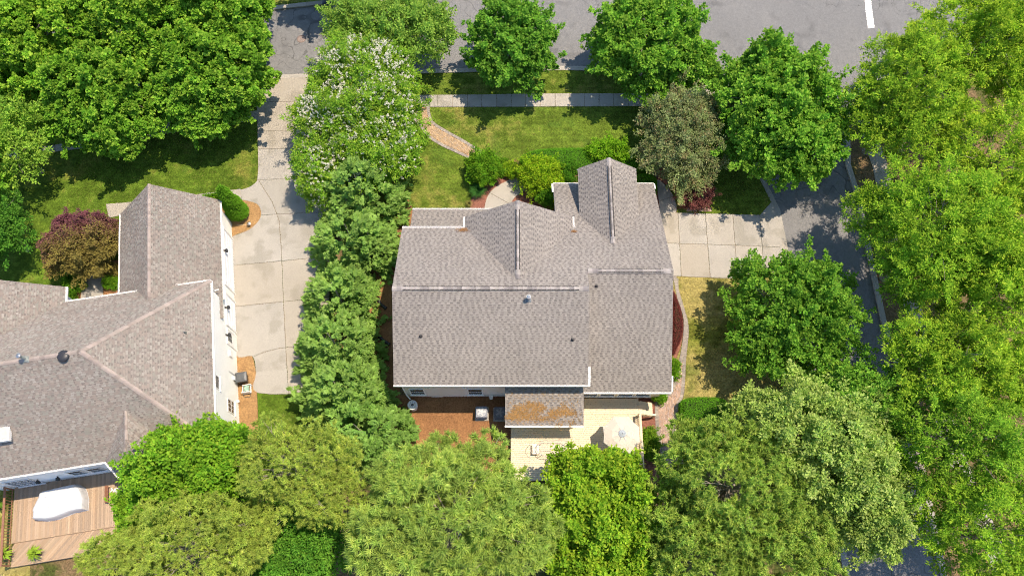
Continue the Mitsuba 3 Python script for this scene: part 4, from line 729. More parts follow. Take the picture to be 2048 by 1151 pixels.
put('body', taper((kx, ky), (.50, .50), (.66, .70), G - .02, 1.0, 0), 'satin', kb, col=(.025, .03, .045)); put('lid', trimesh.convex.convex_hull(np.vstack([taper((kx, ky), (.72, .78), (.7, .74), 1.005, 1.05, 0).vertices, taper((kx, ky), (.5, .5), (.4, .4), 1.08, 1.1, 0).vertices])), 'satin', kb, col=(.03, .035, .05))
for s in (-.25, .25): w = trimesh.creation.cylinder(.11, .05, sections=16); w.apply_transform(trimesh.transformations.rotation_matrix(math.pi / 2, (0, 1, 0))); w.apply_translation((kx + s, ky + .27, .12)); put('wheel', w, 'satin', kb, col=(.02, .02, .02))
put('handle', bar((kx - .25, ky + .4, .98), (kx + .25, ky + .4, .98), .04), 'satin', kb, col=(.02, .02, .03))

# two dark tube shapes of unknown kind on the straw left of the middle house
for lab, pts in (('short black tube shaped object on the straw left of the middle house, upper of the two', [(-10.28,20.65),(-10.14,20.24),(-9.65,19.83)]), ('short black tube shaped object on the straw left of the middle house, lower of the two', [(-10.3,17.83),(-9.78,17.35),(-9.23,16.96)])):
    k = thing('dark_object', lab, 'tube_shape', 'dark tube shapes left of the middle house'); put('tube_shape', tube([(x, y, G + .14) for x, y in pts], .12, 10), 'satin', k, col=(.02, .02, .022)); put('collar', tube([(pts[-1][0] - .06, pts[-1][1] + .05, G + .14), (pts[-1][0], pts[-1][1], G + .14)], .15, 12), 'satin', k, col=(.03, .03, .03))

# ------------------------------------------------------------------ vegetation
def unit(v): return v / (np.linalg.norm(v, axis=-1, keepdims=True) + 1e-9)
def leaves(pos, d, nrm, L, W, fold=.18):
    """folded four-cornered leaves: base, two shoulders, tip"""
    d = unit(d); s = unit(np.cross(nrm, d)); u = np.cross(d, s); n = len(pos)
    L, W = (np.broadcast_to(x, n)[:, None] for x in (L, W))
    V = np.stack([pos, pos + d * L * .45 + s * W * .5 + u * W * fold, pos + d * L - u * L * .08, pos + d * L * .45 - s * W * .5 + u * W * fold], 1).reshape(-1, 3)
    b = np.arange(n)[:, None] * 4
    return V, np.vstack([b + [0, 1, 2], b + [0, 2, 3]]).reshape(-1, 3)
def ball(r, n): v = unit(r.normal(size=(n, 3))); return v * r.random((n, 1)) ** (1 / 3)
def spread(r, n, k=12, zmin=-.45):
    """n directions kept apart from each other"""
    out = []
    while len(out) < n:
        c = unit(r.normal(size=(k, 3))); c = c[c[:, 2] > zmin]
        if not len(c): continue
        if out: c = c[[np.argmax(np.min(np.linalg.norm(c[:, None] - np.array(out)[None], axis=2), axis=1))]]
        out.append(c[0])
    return np.array(out)
KINDS = {
 # lobe radius, sprigs per lobe, sprig radius, twig length, leaves per sprig, leaf length, width, up-bias, lobe density, flatness, shoots, colours (old), young
 'maple':   dict(lobe=0.52, sprigs=14, sr=0.17, twig=0.16, nl=12, L=0.23, W=0.22, up=1.0, dens=0.95, flat=.75, shoots=.5, cols=[(.15, .34, .03), (.19, .40, .036), (.23, .45, .044)], young=(0.48, 0.66, 0.09)),
 'street':  dict(lobe=.50, sprigs=12, sr=0.17, twig=0.18, nl=12, L=0.22, W=0.18, up=0.9, dens=0.95, flat=.8, shoots=.9, cols=[(.15, .35, .036), (.19, .41, .04), (.23, .45, .05)], young=(0.43, 0.62, 0.09)),
 'loose':   dict(lobe=.46, sprigs=10, sr=.22, twig=.35, nl=9, L=.20, W=.14, up=.5, dens=.72, flat=.8, shoots=1.2, cols=[(.21, .39, .06), (.25, .43, .065), (.29, .46, .08)], young=(0.45, 0.6, 0.1)),
 'oak':     dict(lobe=0.72, sprigs=18, sr=0.15, twig=0.5, nl=15, L=0.22, W=0.085, up=0.9, dens=0.78, flat=0.45, shoots=0.9, cols=[(.20, .38, .03), (.26, .45, .035), (.35, .55, .045)], young=(0.58, 0.7, 0.07)),
 'big':     dict(lobe=.55, sprigs=12, sr=0.18, twig=0.26, nl=11, L=0.22, W=0.16, up=.6, dens=0.9, flat=.75, shoots=1.3, cols=[(.14, .33, .036), (.17, .38, .04), (.21, .42, .05)], young=(0.37, 0.55, 0.07)),
 'lime':    dict(lobe=.50, sprigs=12, sr=.24, twig=.38, nl=12, L=.22, W=.16, up=.6, dens=.95, flat=.8, shoots=1.2, cols=[(.24, .43, .03), (.30, .49, .035), (.20, .40, .03)], young=(.52, .61, .06)),
 'pale':    dict(lobe=.50, sprigs=13, sr=.24, twig=.40, nl=12, L=.21, W=.14, up=.6, dens=.95, flat=.8, shoots=1.0, cols=[(.35, .50, .10), (.41, .55, .13), (.30, .46, .09)], young=(0.58, 0.66, 0.22)),
 'crab':    dict(lobe=.45, sprigs=14, sr=.22, twig=.34, nl=13, L=.15, W=.10, up=.4, dens=1.0, flat=.85, shoots=1.2, cols=[(.26, .34, .12), (.31, .39, .15), (.28, .36, .13), (.34, .29, .14)], young=(0.46, 0.5, 0.26)),
 'myrtle':  dict(lobe=.46, sprigs=14, sr=.22, twig=.35, nl=13, L=.18, W=.10, up=.5, dens=1.1, flat=.85, shoots=.8, cols=[(.23, .43, .04), (.28, .48, .046), (.19, .39, .04)], young=(0.5, 0.62, 0.08)),
 'glossy':  dict(lobe=.48, sprigs=13, sr=.24, twig=.25, nl=12, L=.19, W=.10, up=.5, dens=1.05, flat=.8, shoots=.6, cols=[(.08, .24, .03), (.11, .29, .036), (.13, .32, .04)], young=(.22, .42, .06)),
 'purple':  dict(lobe=.40, sprigs=15, sr=.2, twig=.22, nl=14, L=.14, W=.10, up=.8, dens=1.15, flat=.5, shoots=.4, cols=[(.29, .24, .07), (.34, .29, .08), (.26, .22, .07)], young=(0.40, 0.34, 0.09)),
 'olive':   dict(lobe=0.42, sprigs=12, sr=0.17, twig=0.3, nl=18, L=0.2, W=0.055, up=.4, dens=0.95, flat=.7, shoots=.8, cols=[(.25, .40, .055), (.29, .44, .06), (.21, .35, .05)], young=(0.44, 0.55, 0.09)),
 'cedar':   dict(lobe=0.42, sprigs=13, sr=0.12, twig=0.42, nl=15, L=0.17, W=0.075, up=.4, dens=0.95, flat=.75, shoots=1.2, cols=[(.22, .37, .055), (.27, .42, .06), (.18, .33, .05)], young=(0.44, 0.55, 0.11)),
 'shrub':   dict(lobe=.30, sprigs=12, sr=.15, twig=.18, nl=11, L=.14, W=.08, up=.5, dens=1.15, flat=.9, shoots=.6, cols=[(.13, .32, .02), (.16, .36, .024), (.11, .28, .02)], young=(.34, .50, .035)),
 'bright':  dict(lobe=.28, sprigs=12, sr=.13, twig=.28, nl=11, L=.15, W=.075, up=.3, dens=1.15, flat=.95, shoots=.8, cols=[(.26, .46, .02), (.33, .52, .025), (.22, .41, .022)], young=(0.62, 0.7, 0.05)),
 'barberry': dict(lobe=.30, sprigs=14, sr=.14, twig=.30, nl=13, L=.10, W=.06, up=.3, dens=1.15, flat=.9, shoots=1.0, cols=[(.25, .085, .085), (.31, .12, .11), (.20, .065, .065)], young=(0.42, 0.24, 0.18)),
}
def crown_mesh(seed, ells, kind, scale=1.0, tint=None, colour=None):
    """foliage of one plant; ells: list of (centre, radii) ellipsoids. Returns (V, F, colours, lobe centres)"""
    k = KINDS[kind]; r = np.random.default_rng(seed); LR = k['lobe'] * scale
    lobes, lr, outw, shoots = [], [], [], []
    for c, rad in ells:
        c, rad = np.array(c, float), np.array(rad, float); a, b, h = rad
        area = 4 * math.pi * ((a * b) ** 1.6 / 3 + (a * h) ** 1.6 / 3 + (b * h) ** 1.6 / 3) ** (1 / 1.6) * .78
        n = max(7, int(area / (LR * LR * 2.0) * k['dens']))
        d = spread(r, n, 6); wob = 1 + .75 * (meshkit.noise(d * 2.3 + seed * 3.1, seed) - .5)
        lobes.append(c + d * np.maximum(rad - LR * .6, rad * .5) * (wob * r.uniform(.74, 1.12, n))[:, None]); lr.append(LR * r.uniform(.6, 1.4, n)); outw.append(d)
        m = max(1, n // 4); d2 = ball(r, m); lobes.append(c + d2 * rad * .62); lr.append(LR * r.uniform(.8, 1.3, m)); outw.append(unit(d2 + [0, 0, .5]))
        ms = int(n * .35 * k['shoots']); q = r.integers(n, size=ms)
        if ms:
            sd = unit(d[q] + r.normal(0, .35, (ms, 3)) + [0, 0, .1]); L = r.uniform(.4, 1.25, ms) * scale * min(1, max(rad) / 2.5)
            s0 = lobes[-2][q]; shoots.append((s0, sd, L + lr[-2][q] * .8))
    lobes, lr, outw = np.vstack(lobes), np.concatenate(lr), np.vstack(outw); n = len(lobes)
    ns = k['sprigs']; d = unit(r.normal(size=(n, ns, 3)) + outw[:, None] * .8 + np.array([0, 0, .55]))
    sp = (lobes[:, None] + d * lr[:, None, None] * r.uniform(.55, 1.05, (n, ns, 1)) * np.array([1, 1, k['flat']])).reshape(-1, 3); sd = d.reshape(-1, 3)
    tone = np.repeat(r.uniform(.78, 1.2, n), ns)
    for s0, dd, L in shoots:
        m = 5; t = np.linspace(.55, 1.0, m); g = (s0[:, None] + dd[:, None] * (L[:, None] * t)[..., None] + r.normal(0, .07 * scale, (len(s0), m, 3))).reshape(-1, 3)
        sp = np.vstack([sp, g]); sd = np.vstack([sd, np.repeat(dd, m, 0)]); tone = np.concatenate([tone, np.repeat(r.uniform(.9, 1.2, len(s0)), m)])
    sd = unit(sd + r.normal(size=sd.shape) * .35); S = len(sp); nl = k['nl']
    t = r.random((S, nl)); tw = k['twig'] * scale
    off = ball(r, S * nl).reshape(S, nl, 3) * k['sr'] * scale
    pos = sp[:, None] + sd[:, None] * (t[..., None] - .4) * tw + off * (1 - .35 * t[..., None])
    dirs = unit(sd[:, None] * .8 + off / (k['sr'] * scale) * .9 + r.normal(size=(S, nl, 3)) * .3 - np.array([0, 0, .12]))
    nrm = unit(np.array([0, 0, k['up']]) + sd[:, None] * .5 + r.normal(size=(S, nl, 3)) * .45)
    V, F = leaves(pos.reshape(-1, 3), dirs.reshape(-1, 3), nrm.reshape(-1, 3), k['L'] * scale * r.uniform(.65, 1.2, S * nl), k['W'] * scale * r.uniform(.7, 1.2, S * nl))
    cols = np.array(k['cols'])[r.integers(len(k['cols']), size=S)][:, None] * (tone * r.uniform(.85, 1.15, S))[:, None, None] * r.uniform(.75, 1.25, (S, nl, 1))
    y = (smooth01(.55, 1.0, t) * r.uniform(0, .9, (S, 1)))[..., None]
    cols = cols * (1 - y) + np.array(k['young']) * y
    cols = cols.reshape(-1, 3)
    if colour is not None: cols = colour(pos.reshape(-1, 3), cols, r)
    if tint is not None: cols = cols * np.array(tint)
    return V, F, np.repeat(np.clip(cols, 0, .75), 4, 0), lobes
def smooth01(a, b, x): t = np.clip((x - a) / (b - a), 0, 1); return t * t * (3 - 2 * t)
def limbs(seed, base, top, lobes, r0, n=16, fork=.35):
    """a tapered trunk with limbs that reach to lobes of the crown"""
    r = np.random.default_rng(seed); base, top = np.array(base, float), np.array(top, float); H = top - base
    mid = base + H * .5 + np.array([*r.normal(0, .12, 2), 0]); pts = smooth_line([base, mid, top], 5)
    ms = [tube(pts, np.linspace(r0, r0 * .35, len(pts)), 8), tube([base - [0, 0, .1], base + [0, 0, .25]], [r0 * 1.6, r0], 8)]
    pick = lobes[r.choice(len(lobes), min(n, len(lobes)), replace=False)]
    for q in pick:
        f = r.uniform(fork, .9); s = base + H * f; m = s + (q - s) * .5 + [0, 0, .12 * np.linalg.norm(q - s)]
        rr = r0 * (1 - f * .6) * .42; P = smooth_line([s, m, q], 4); ms.append(tube(P, np.linspace(rr, rr * .22, len(P)), 5))
        for _ in range(2):
            i = r.integers(3, len(P) - 1); e = P[i] + unit(r.normal(size=3) + (q - s) / np.linalg.norm(q - s) + [0, 0, .4]) * r.uniform(.5, 1.0); ms.append(tube([P[i], e], [rr * .4, rr * .12], 4))
    return cat(ms)
def tree(name, label, kind, c, rx, ry, rz, seed, scale=1.0, extra=(), group=None, tint=None, base=None, r0=None, cat_='tree', colour=None, trunk=True, n=16, ground=None):
    """c: centre of the crown; extra: more ellipsoids (dx, dy, dz, rx, ry, rz) beside the first"""
    key = thing(name, label, cat_, group); c = np.array(c, float)
    f_ = .93 if cat_ == 'tree' else 1.0
    ells = [(c, (rx * f_, ry * f_, rz))] + [(c + np.array(e[:3]), (e[3] * f_, e[4] * f_, e[5])) for e in extra]
    V, F, C, lobes = crown_mesh(seed, ells, kind, scale, tint, colour)
    put('crown', (V, F), 'leaf', key, col=C)
    if trunk:
        b = np.array(base if base is not None else (c[0], c[1], 0)); g = G if ground is None else ground
        put('trunk', limbs(seed + 1, (b[0], b[1], g), (c[0], c[1], c[2] + rz * .35), lobes, r0 or .05 + .035 * max(rx, ry), n), 'bark', key)
    return key
def shrub(name, label, kind, c, rx, ry, h, seed, scale=1.0, group=None, tint=None, cat_='shrub', colour=None):
    z = G + h * .55; return tree(name, label, kind, (c[0], c[1], z), rx, ry, h * .5, seed, scale, group=group, tint=tint, cat_=cat_, colour=colour, r0=.03, n=8)

# --- big maples at upper left
tree('maple_tree', 'big round maple crown beside the long left driveway at its street end', 'maple', (-24.03,37.91,4.8), 4.4, 4.7, 3.4, 101, extra=[(1.6, 2.6, .2, 2.6, 2.4, 2.2), (-.6, -3.2, -1.0, 2.6, 2.0, 1.6)])
tree('maple_tree', 'broad maple second from the left driveway, shading the left sidewalk', 'maple', (-31.99,35.81,5.0), 4.3, 4.2, 3.6, 102, extra=[(-1.6, -1.2, -.3, 2.6, 2.4, 2.2), (.9, -2.9, -1.2, 2.2, 1.4, 1.3)])
tree('maple_tree', 'maple in the top left corner of the picture', 'maple', (-37.94,39.76,6.0), 5.2, 4.6, 3.8, 103, tint=(1.15, 1.08, 1))
tree('maple_tree', 'maple at the top edge between corner maple and driveway maple', 'maple', (-29.45,42.51,6.2), 5.0, 4.4, 3.8, 104, tint=(1.1, 1.05, 1))
tree('maple_tree', 'maple at the top edge nearest the far kerb bin', 'maple', (-23.56,44.16,6.0), 4.2, 4.0, 3.4, 105)
tree('light_green_tree', 'lighter green tree at the left edge below the big maples', 'loose', (-38.62,31.79,4.6), 2.9, 3.6, 2.6, 106, tint=(1.1, 1.1, .9))
tree('dark_edge_tree', 'dark glossy leaved tree cut off by the left edge beside the lawn', 'glossy', (-38.23,24.79,4.2), 1.9, 2.6, 2.4, 107, tint=(1.1, 1.1, 1.1))
tree('shade_tree', 'tree off the left edge above the left lawn', 'maple', (-41.66,28.19,6.0), 4.2, 4.4, 3.2, 108)
# --- street trees along the top
tree('far_tree', 'tree beyond the far kerb shading the street near the dark kerb bin', 'maple', (-15.4, 49.3, 5.6), 3.2, 2.5, 2.4, 109)
tree('street_tree', 'open light green street tree nearest the white flowering shrubs', 'loose', (-9.77,42.08,4.3), 4.5, 3.2, 2.9, 111, extra=[(-3.0, .5, .3, 2.3, 2.2, 2.0), (2.0, 1.0, 0, 2.9, 2.2, 2.0)], group='street trees along the top street', n=24)
tree('street_tree', 'rounded street tree right of the open light green one', 'street', (-0.08,41.38,3.8), 3.5, 3.9, 3.2, 112, group='street trees along the top street', tint=(.85, .92, 1))
tree('street_tree', 'dense bright street tree left of the street corner', 'street', (10.95,41.34,4.1), 5.0, 4.2, 3.5, 113, extra=[(3.6, -1.9, -.4, 2.2, 2.0, 1.8)], group='street trees along the top street', scale=1.1)
tree('street_tree', 'large bright maple on the inner street corner', 'street', (20.65,34.02,4.6), 4.6, 6.1, 3.7, 114, extra=[(1.0, -2.6, 0, 2.9, 2.4, 2.4), (-.6, 3.4, .3, 2.6, 2.6, 2.2)], group='street trees along the top street', scale=1.15)
# --- tall trees on the right
for i, (c, rx, ry, rz, ex, lab) in enumerate([
    ((29.33,33.65,7.5), 3.9, 5.2, 3.6, [(1.5, 3.2, .6, 2.4, 2.2, 2.2), (-1.5, -.6, -.8, 2.4, 2.6, 2.0)], 'feathery light green tree overhanging the street corner at upper right'),
    ((35.34,37.98,8.0), 4.6, 4.6, 4.0, [(2.6, 0, 0, 3, 4, 3)], 'feathery light green tree in the upper right corner'),
    ((34.44,28.17,7.5), 4.2, 4.4, 3.8, [], 'feathery tree at the right edge above the middle'),
    ((28.91,22.44,8.0), 4.2, 5.2, 4.2, [(2.0, -1.6, .6, 3.0, 3.0, 2.6), (-1.2, -2.6, -1.0, 2.6, 2.4, 2.2), (-2.6, 3.0, -2.6, 2.0, 2.2, 1.6)], 'big feathery tree leaning over the side street beside the right driveway'),
    ((32.62,18.58,8.5), 3.6, 4.4, 3.8, [], 'feathery tree at the right edge just below the middle'),
    ((28.05,13.73,7.5), 3.9, 3.6, 3.6, [(2.8, -1.2, .4, 2.6, 2.6, 2.4)], 'feathery tree right of the street below the big leaning one'),
    ((27.89,8.29,8.0), 3.9, 3.4, 3.4, [], 'darker feathery tree right of the lower street'),
    ((28.72,3.09,8.0), 3.9, 3.4, 3.2, [], 'feathery tree in the lower right corner')]):
    tree('feathery_tree', lab, 'oak', c, rx, ry, rz, 120 + i, extra=ex, group='tall feathery trees right of the side street', n=48, tint=[(1, 1, 1), (1.1, 1.06, 1), (1.1, 1.05, 1), (.95, 1, 1), (1.05, 1.05, 1), (1, 1, 1), (.8, .9, 1), (.95, 1, 1)][i])
# --- around the middle house
tree('crabapple_tree', 'dull olive small leaved tree above the red shrub', 'crab', (13.36,33.09,3.2), 3.3, 3.9, 2.5, 131, extra=[(1.6, 2.2, 0, 1.9, 1.7, 1.5)], n=26)
tree('yard_tree', 'spreading mid green tree on the dry lawn below the right driveway', 'big', (19.8,17.67,3.9), 4.3, 4.4, 3.2, 132, extra=[(1.7, 2.2, -.2, 2.4, 2.0, 1.8), (-2.6, 3.6, -.5, 1.0, .9, .7), (-2.0, -1.8, -.4, 2.2, 2.0, 1.6)], n=26, scale=.95)
tree('green_tree', 'mid green tree overhanging the side street below the yard tree', 'big', (22.69,10.81,5.4), 3.6, 3.1, 2.9, 133, scale=.9)
tree('pale_tree', 'large pale green tree between brick path and side street', 'pale', (19.67,7.93,6.4), 4.9, 4.4, 3.8, 134, extra=[(2.6, -3.0, -.4, 2.6, 3.2, 2.4), (-3.4, 3.2, -1.4, 1.6, 1.3, 1.2)], n=26)
tree('lime_tree', 'bright yellow green tree covering the front of the cream deck', 'lime', (5.23,4.0,5.6), 3.9, 3.6, 3.4, 136, extra=[(-.4, 3.0, -1.0, 2.4, 1.3, 1.4), (.3, -3.4, .3, 3.3, 2.4, 2.6), (1.8, 2.9, -1.0, 1.6, 1.2, 1.2)], n=26)
tree('leafy_tree', 'fresh green tree over the lower corner of the left house roof', 'lime', (-20.27,6.99,6.4), 3.9, 2.6, 2.8, 137, extra=[(-2.8, -2.4, -1.4, 2.2, 2.4, 1.8), (1.6, 1.2, 0, 2.0, 1.4, 1.4)], tint=(.80, .93, 1), n=20, base=(-22.05,6.13,0.0), scale=1.05)
tree('understory_tree', 'dark glossy broadleaf tree at the bottom edge between olive pines', 'glossy', (-14.22,2.59,3.6), 3.6, 3.4, 2.6, 138, scale=1.1, tint=(1.25, 1.2, 1.1), extra=[(-3.4, .5, 0, 2.6, 2.4, 2.0)])
# --- white flowering shrubs
def panicles(key, seed, ells, num):
    """upright white flower heads on the outside of the crown"""
    r = np.random.default_rng(seed); P, Dn = [], []
    for c, rad in ells:
        d = unit(r.normal(size=(num, 3)) + [0, 0, .7]); P.append(np.array(c) + d * np.array(rad) * r.uniform(.92, 1.1, (num, 1))); Dn.append(unit(d + [0, 0, .7] + r.normal(0, .25, (num, 3))))
    P, Dn = np.vstack(P), np.vstack(Dn); keep = meshkit.noise(P * 1.5, seed) > .30; P, Dn = P[keep], Dn[keep]; n, m = len(P), 12
    t = r.random((n, m)); L = r.uniform(.16, .34, (n, 1)); rr = ball(r, n * m).reshape(n, m, 3) * (.10 * (1.1 - t))[..., None]
    pos = P[:, None] + Dn[:, None] * (t * L)[..., None] + rr
    V, F = leaves(pos.reshape(-1, 3), unit(r.normal(size=(n * m, 3))), unit(r.normal(size=(n * m, 3)) + [0, 0, .6]), .105, .10)
    put('flowers', (V, F), 'leaf', key, col=np.repeat(np.array([.86, .84, .72]) * r.uniform(.8, 1.1, (n * m, 1)), 4, 0))
for i, (c, rx, ry, rz, lab) in enumerate([((-11.72,37.87,4.4), 3.6, 3.0, 2.8, 'white flowering shrub nearest the street, top of the flowering row'), ((-13.16,34.48,3.9), 3.4, 2.7, 2.7, 'white flowering shrub in the middle of the flowering row beside the left driveway'),
        ((-10.55,34.68,4.3), 2.8, 2.8, 2.6, 'white flowering shrub at the start of the curved brick path'), ((-10.87,31.72,3.6), 3.5, 2.6, 2.3, 'white flowering shrub behind the topmost evergreen, beside the front lawn'), ((-14.8,30.51,3.0), 1.9, 3.0, 2.2, 'low white flowering shrub between left driveway and topmost evergreen')]):
    k = tree('flowering_shrub', lab, 'myrtle', c, rx, ry, rz, 150 + i, group='white flowering shrubs beside the left driveway', cat_='shrub', n=18)
    panicles(k, 160 + i, [(c, (rx, ry, rz))], [1000, 860, 620, 450, 480][i])

# --- evergreen row (feathery sprays)
def cypress(label, c, rx, ry, h, seed, extra=(), tint=(1, 1, 1)):
    key = thing('evergreen_tree', label, 'evergreen', 'evergreens in the row beside the left driveway'); r = np.random.default_rng(seed); PV, PF, PC, nv = [], [], [], 0
    for (dx, dy, hx, ax, ay) in [(0, 0, h, rx, ry)] + list(extra):
        nb = int(7.5 * (ax * ay + .62 * hx * (ax + ay) / 2)); f = 13; n = nb * f
        t = 1 - r.random(nb) ** .60; ang = r.uniform(0, 2 * np.pi, nb)
        prof = np.clip((1 - t) ** .5, .06, 1); lump = 1 + .5 * (meshkit.noise(np.c_[np.cos(ang) * 1.8, np.sin(ang) * 1.8, t * hx * .6] + seed, seed) - .5)
        q = np.c_[np.cos(ang) * ax, np.sin(ang) * ay] * (prof * lump * r.uniform(.78, 1.06, nb))[:, None]
        tip_ = np.c_[c[0] + dx + q[:, 0], c[1] + dy + q[:, 1], G + .3 + t * (hx - .4)]; od = unit(np.c_[np.cos(ang), np.sin(ang), .35 + .9 * t] + r.normal(0, .15, (nb, 3)))
        base = np.repeat(tip_, f, 0) + ball(r, n) * .36 - np.repeat(od, f, 0) * r.uniform(-.05, .45, (n, 1)); out = unit(np.repeat(od, f, 0) + r.normal(0, .38, (n, 3)) + [0, 0, .15]); btone = np.repeat(r.uniform(.85, 1.15, nb), f)
        side = unit(np.cross(out, [0, 0, 1.0])); upv = np.cross(side, out); m = 7; roll = r.uniform(-.6, .6, n); side = side * np.cos(roll)[:, None] + upv * np.sin(roll)[:, None]; upv = np.cross(side, out)
        fl = r.uniform(.30, .50, n); j = np.arange(m); s = (j - (m - 1) / 2) / (m / 2)
        along = (1 - np.abs(s)) * .55
        pos = base[:, None] + out[:, None] * (along[None] * fl[:, None])[..., None] - out[:, None] * .2
        dr_ = unit(out[:, None] + side[:, None] * (s * 1.1)[None, :, None] + r.normal(0, .12, (n, m, 3)) - np.array([0, 0, .1]))
        V, F = leaves(pos.reshape(-1, 3), dr_.reshape(-1, 3), np.repeat(unit(upv + [0, 0, .35]), m, 0) + r.normal(0, .25, (n * m, 3)), np.repeat(fl, m) * r.uniform(.5, .8, n * m), .105, .12)
        base_c = np.array([[.21, .39, .07], [.25, .44, .08], [.29, .48, .095]])[r.integers(3, size=n)] * (btone * r.uniform(.8, 1.2, n))[:, None]; tip = np.clip(1 - np.abs(s), 0, 1)
        cc = base_c[:, None] * (1 - .35 * tip[None, :, None]) + np.array([.48, .64, .22]) * (.35 * tip)[None, :, None] * r.uniform(.3, 1.3, (n, 1, 1))
        PV.append(V); PF.append(F + nv); nv += len(V); PC.append(np.repeat(cc.reshape(-1, 3) * np.array(tint), 4, 0))
    put('crown', (np.vstack(PV), np.vstack(PF)), 'leaf', key, col=np.clip(np.vstack(PC), 0, .6))
    put('trunk', cat([tube([(c[0] + e[0], c[1] + e[1], G - .05), (c[0] + e[0], c[1] + e[1], e[2] * .93)], [.14, .02], 7) for e in [(0, 0, h)] + [x[:3] for x in extra]]), 'bark', key)
cypress('topmost evergreen of the row, among the white flowers', (-11.64,28.32,3.0), 3.5, 3.4, 6.6, 171, [(-1.0, -.9, 4.8, 2.0, 2.0)])
cypress('second evergreen from the top of the row', (-12.05,24.31,3.0), 3.7, 3.0, 6.2, 172, [(1.3, .2, 5.2, 2.0, 2.0)])
cypress('third evergreen from the top of the row, left of the middle house', (-12.84,20.1,3.0), 3.0, 2.9, 5.4, 173, [(.9, .9, 4.8, 1.7, 1.6)])
cypress('fourth evergreen from the top of the row, beside the middle of the driveway', (-12.6,16.09,3.0), 3.4, 3.1, 6.4, 174, [(-.8, -1.0, 5.0, 1.8, 1.6)])
cypress('fifth evergreen from the top of the row, near the driveway end', (-11.83,12.63,3.0), 3.7, 3.1, 7.0, 175, [(.9, -.8, 5.6, 2.0, 1.7), (-1.2, -.9, 4.9, 1.6, 1.5)])
cypress('lowest evergreen of the row, beside the pine straw bed', (-10.31,9.83,3.0), 3.7, 3.1, 6.6, 176, [(.7, -1.2, 5.4, 1.8, 1.7)], tint=(.95, 1, 1))
# cone shaped shrub by the garage
key = thing('cone_shrub', 'bright green cone shaped evergreen in the rounded tan bed by the garage corner', 'evergreen'); cs = (-21.85,27.82,0.1); r = np.random.default_rng(77)
n = 3400; t = 1 - r.random(n) ** .6; ang = r.uniform(0, 2 * np.pi, n); rad = .84 * (1 - t) ** .62 * smooth01(-.12, .12, t) * (1 + .07 * np.sin(ang * 2 + t * 16)) * r.uniform(.86, 1.03, n)
b = np.c_[cs[0] + rad * np.cos(ang), cs[1] + rad * np.sin(ang), G + .15 + 4.7 * t]; out = unit(np.c_[np.cos(ang), np.sin(ang), np.full(n, .8)] + r.normal(0, .25, (n, 3)))
P4 = np.repeat(b, 4, 0) + r.normal(0, .04, (n * 4, 3)); V, F = leaves(P4, np.repeat(out, 4, 0) + r.normal(0, .4, (n * 4, 3)), np.repeat(out, 4, 0) * .4 + [0, 0, .7] + r.normal(0, .4, (n * 4, 3)), .14, .07)
put('crown', (V, F), 'leaf', key, col=np.repeat(np.array([.18, .40, .03]) * r.uniform(.65, 1.3, (n * 4, 1)), 4, 0)); put('trunk', tube([(cs[0], cs[1], G), (cs[0], cs[1], 3.8)], [.07, .01], 6), 'bark', key)
def needle_tree(name, label, ells, seed, cols, L, w, m, lobe=.5, tufts=9, up=.6, spreadv=.3, dens=1.0, category='pine tree', group=None, r0=.18, n=60):
    key = thing(name, label, category, group); r = np.random.default_rng(seed); Ls, P, Dn, tone = [], [], [], []
    for c, rad in ells:
        c, rad = np.array(c, float), np.array(rad, float); area = 4 * math.pi * ((rad[0] * rad[1]) ** 1.6 / 3 + (rad[0] * rad[2]) ** 1.6 / 3 + (rad[1] * rad[2]) ** 1.6 / 3) ** .625 * .78
        k = max(4, int(area / (lobe * lobe * 2.1) * dens)); d = spread(r, k, 6, -.5); wob = 1 + .7 * (meshkit.noise(d * 2.3 + seed, seed) - .5)
        c2 = c + d * np.maximum(rad - lobe * .5, rad * .5) * (wob * r.uniform(.72, 1.1, k))[:, None]; Ls.append(c2)
        td = unit(r.normal(size=(k, tufts, 3)) + d[:, None] * .7 + np.array([0, 0, .7])); q = c2[:, None] + td * (lobe * r.uniform(.5, 1.15, (k, tufts, 1))) * np.array([1, 1, .8])
        P.append(q.reshape(-1, 3)); Dn.append(unit(td.reshape(-1, 3) + [0, 0, up] + r.normal(0, .25, (k * tufts, 3)))); tone.append(np.repeat(r.uniform(.8, 1.18, k), tufts))
    P, Dn, tone, Ls = np.vstack(P), np.vstack(Dn), np.concatenate(tone), np.vstack(Ls); n_ = len(P)
    nd = unit(r.normal(size=(n_, m, 3)) * .75 + Dn[:, None] * 1.0); ln = L * r.uniform(.7, 1.2, (n_, m)); pos = P[:, None] + Dn[:, None] * (r.random((n_, m, 1)) - .6) * spreadv
    wv = unit(np.cross(nd, unit(r.normal(size=(n_, m, 3))))) * w
    V = np.stack([pos - wv, pos + wv, pos + nd * ln[..., None]], 2).reshape(-1, 3)
    cc = np.array(cols)[r.integers(len(cols), size=n_)][:, None] * (tone * r.uniform(.85, 1.15, n_))[:, None, None] * r.uniform(.78, 1.22, (n_, m, 1))
    put('crown', (V, np.arange(len(V)).reshape(-1, 3)), 'leaf', key, col=np.repeat(np.clip(cc, 0, .75).reshape(-1, 3), 3, 0))
    top = np.array(ells[0][0], float); put('trunk', limbs(seed + 1, (top[0], top[1], G), (top[0], top[1], top[2] + ells[0][1][2] * .4), P, r0, n, .4), 'bark', key)
    return key
def around(c, rad, *extra): return [(c, rad)] + [(np.array(c) + np.array(e[:3]), e[3:]) for e in extra]
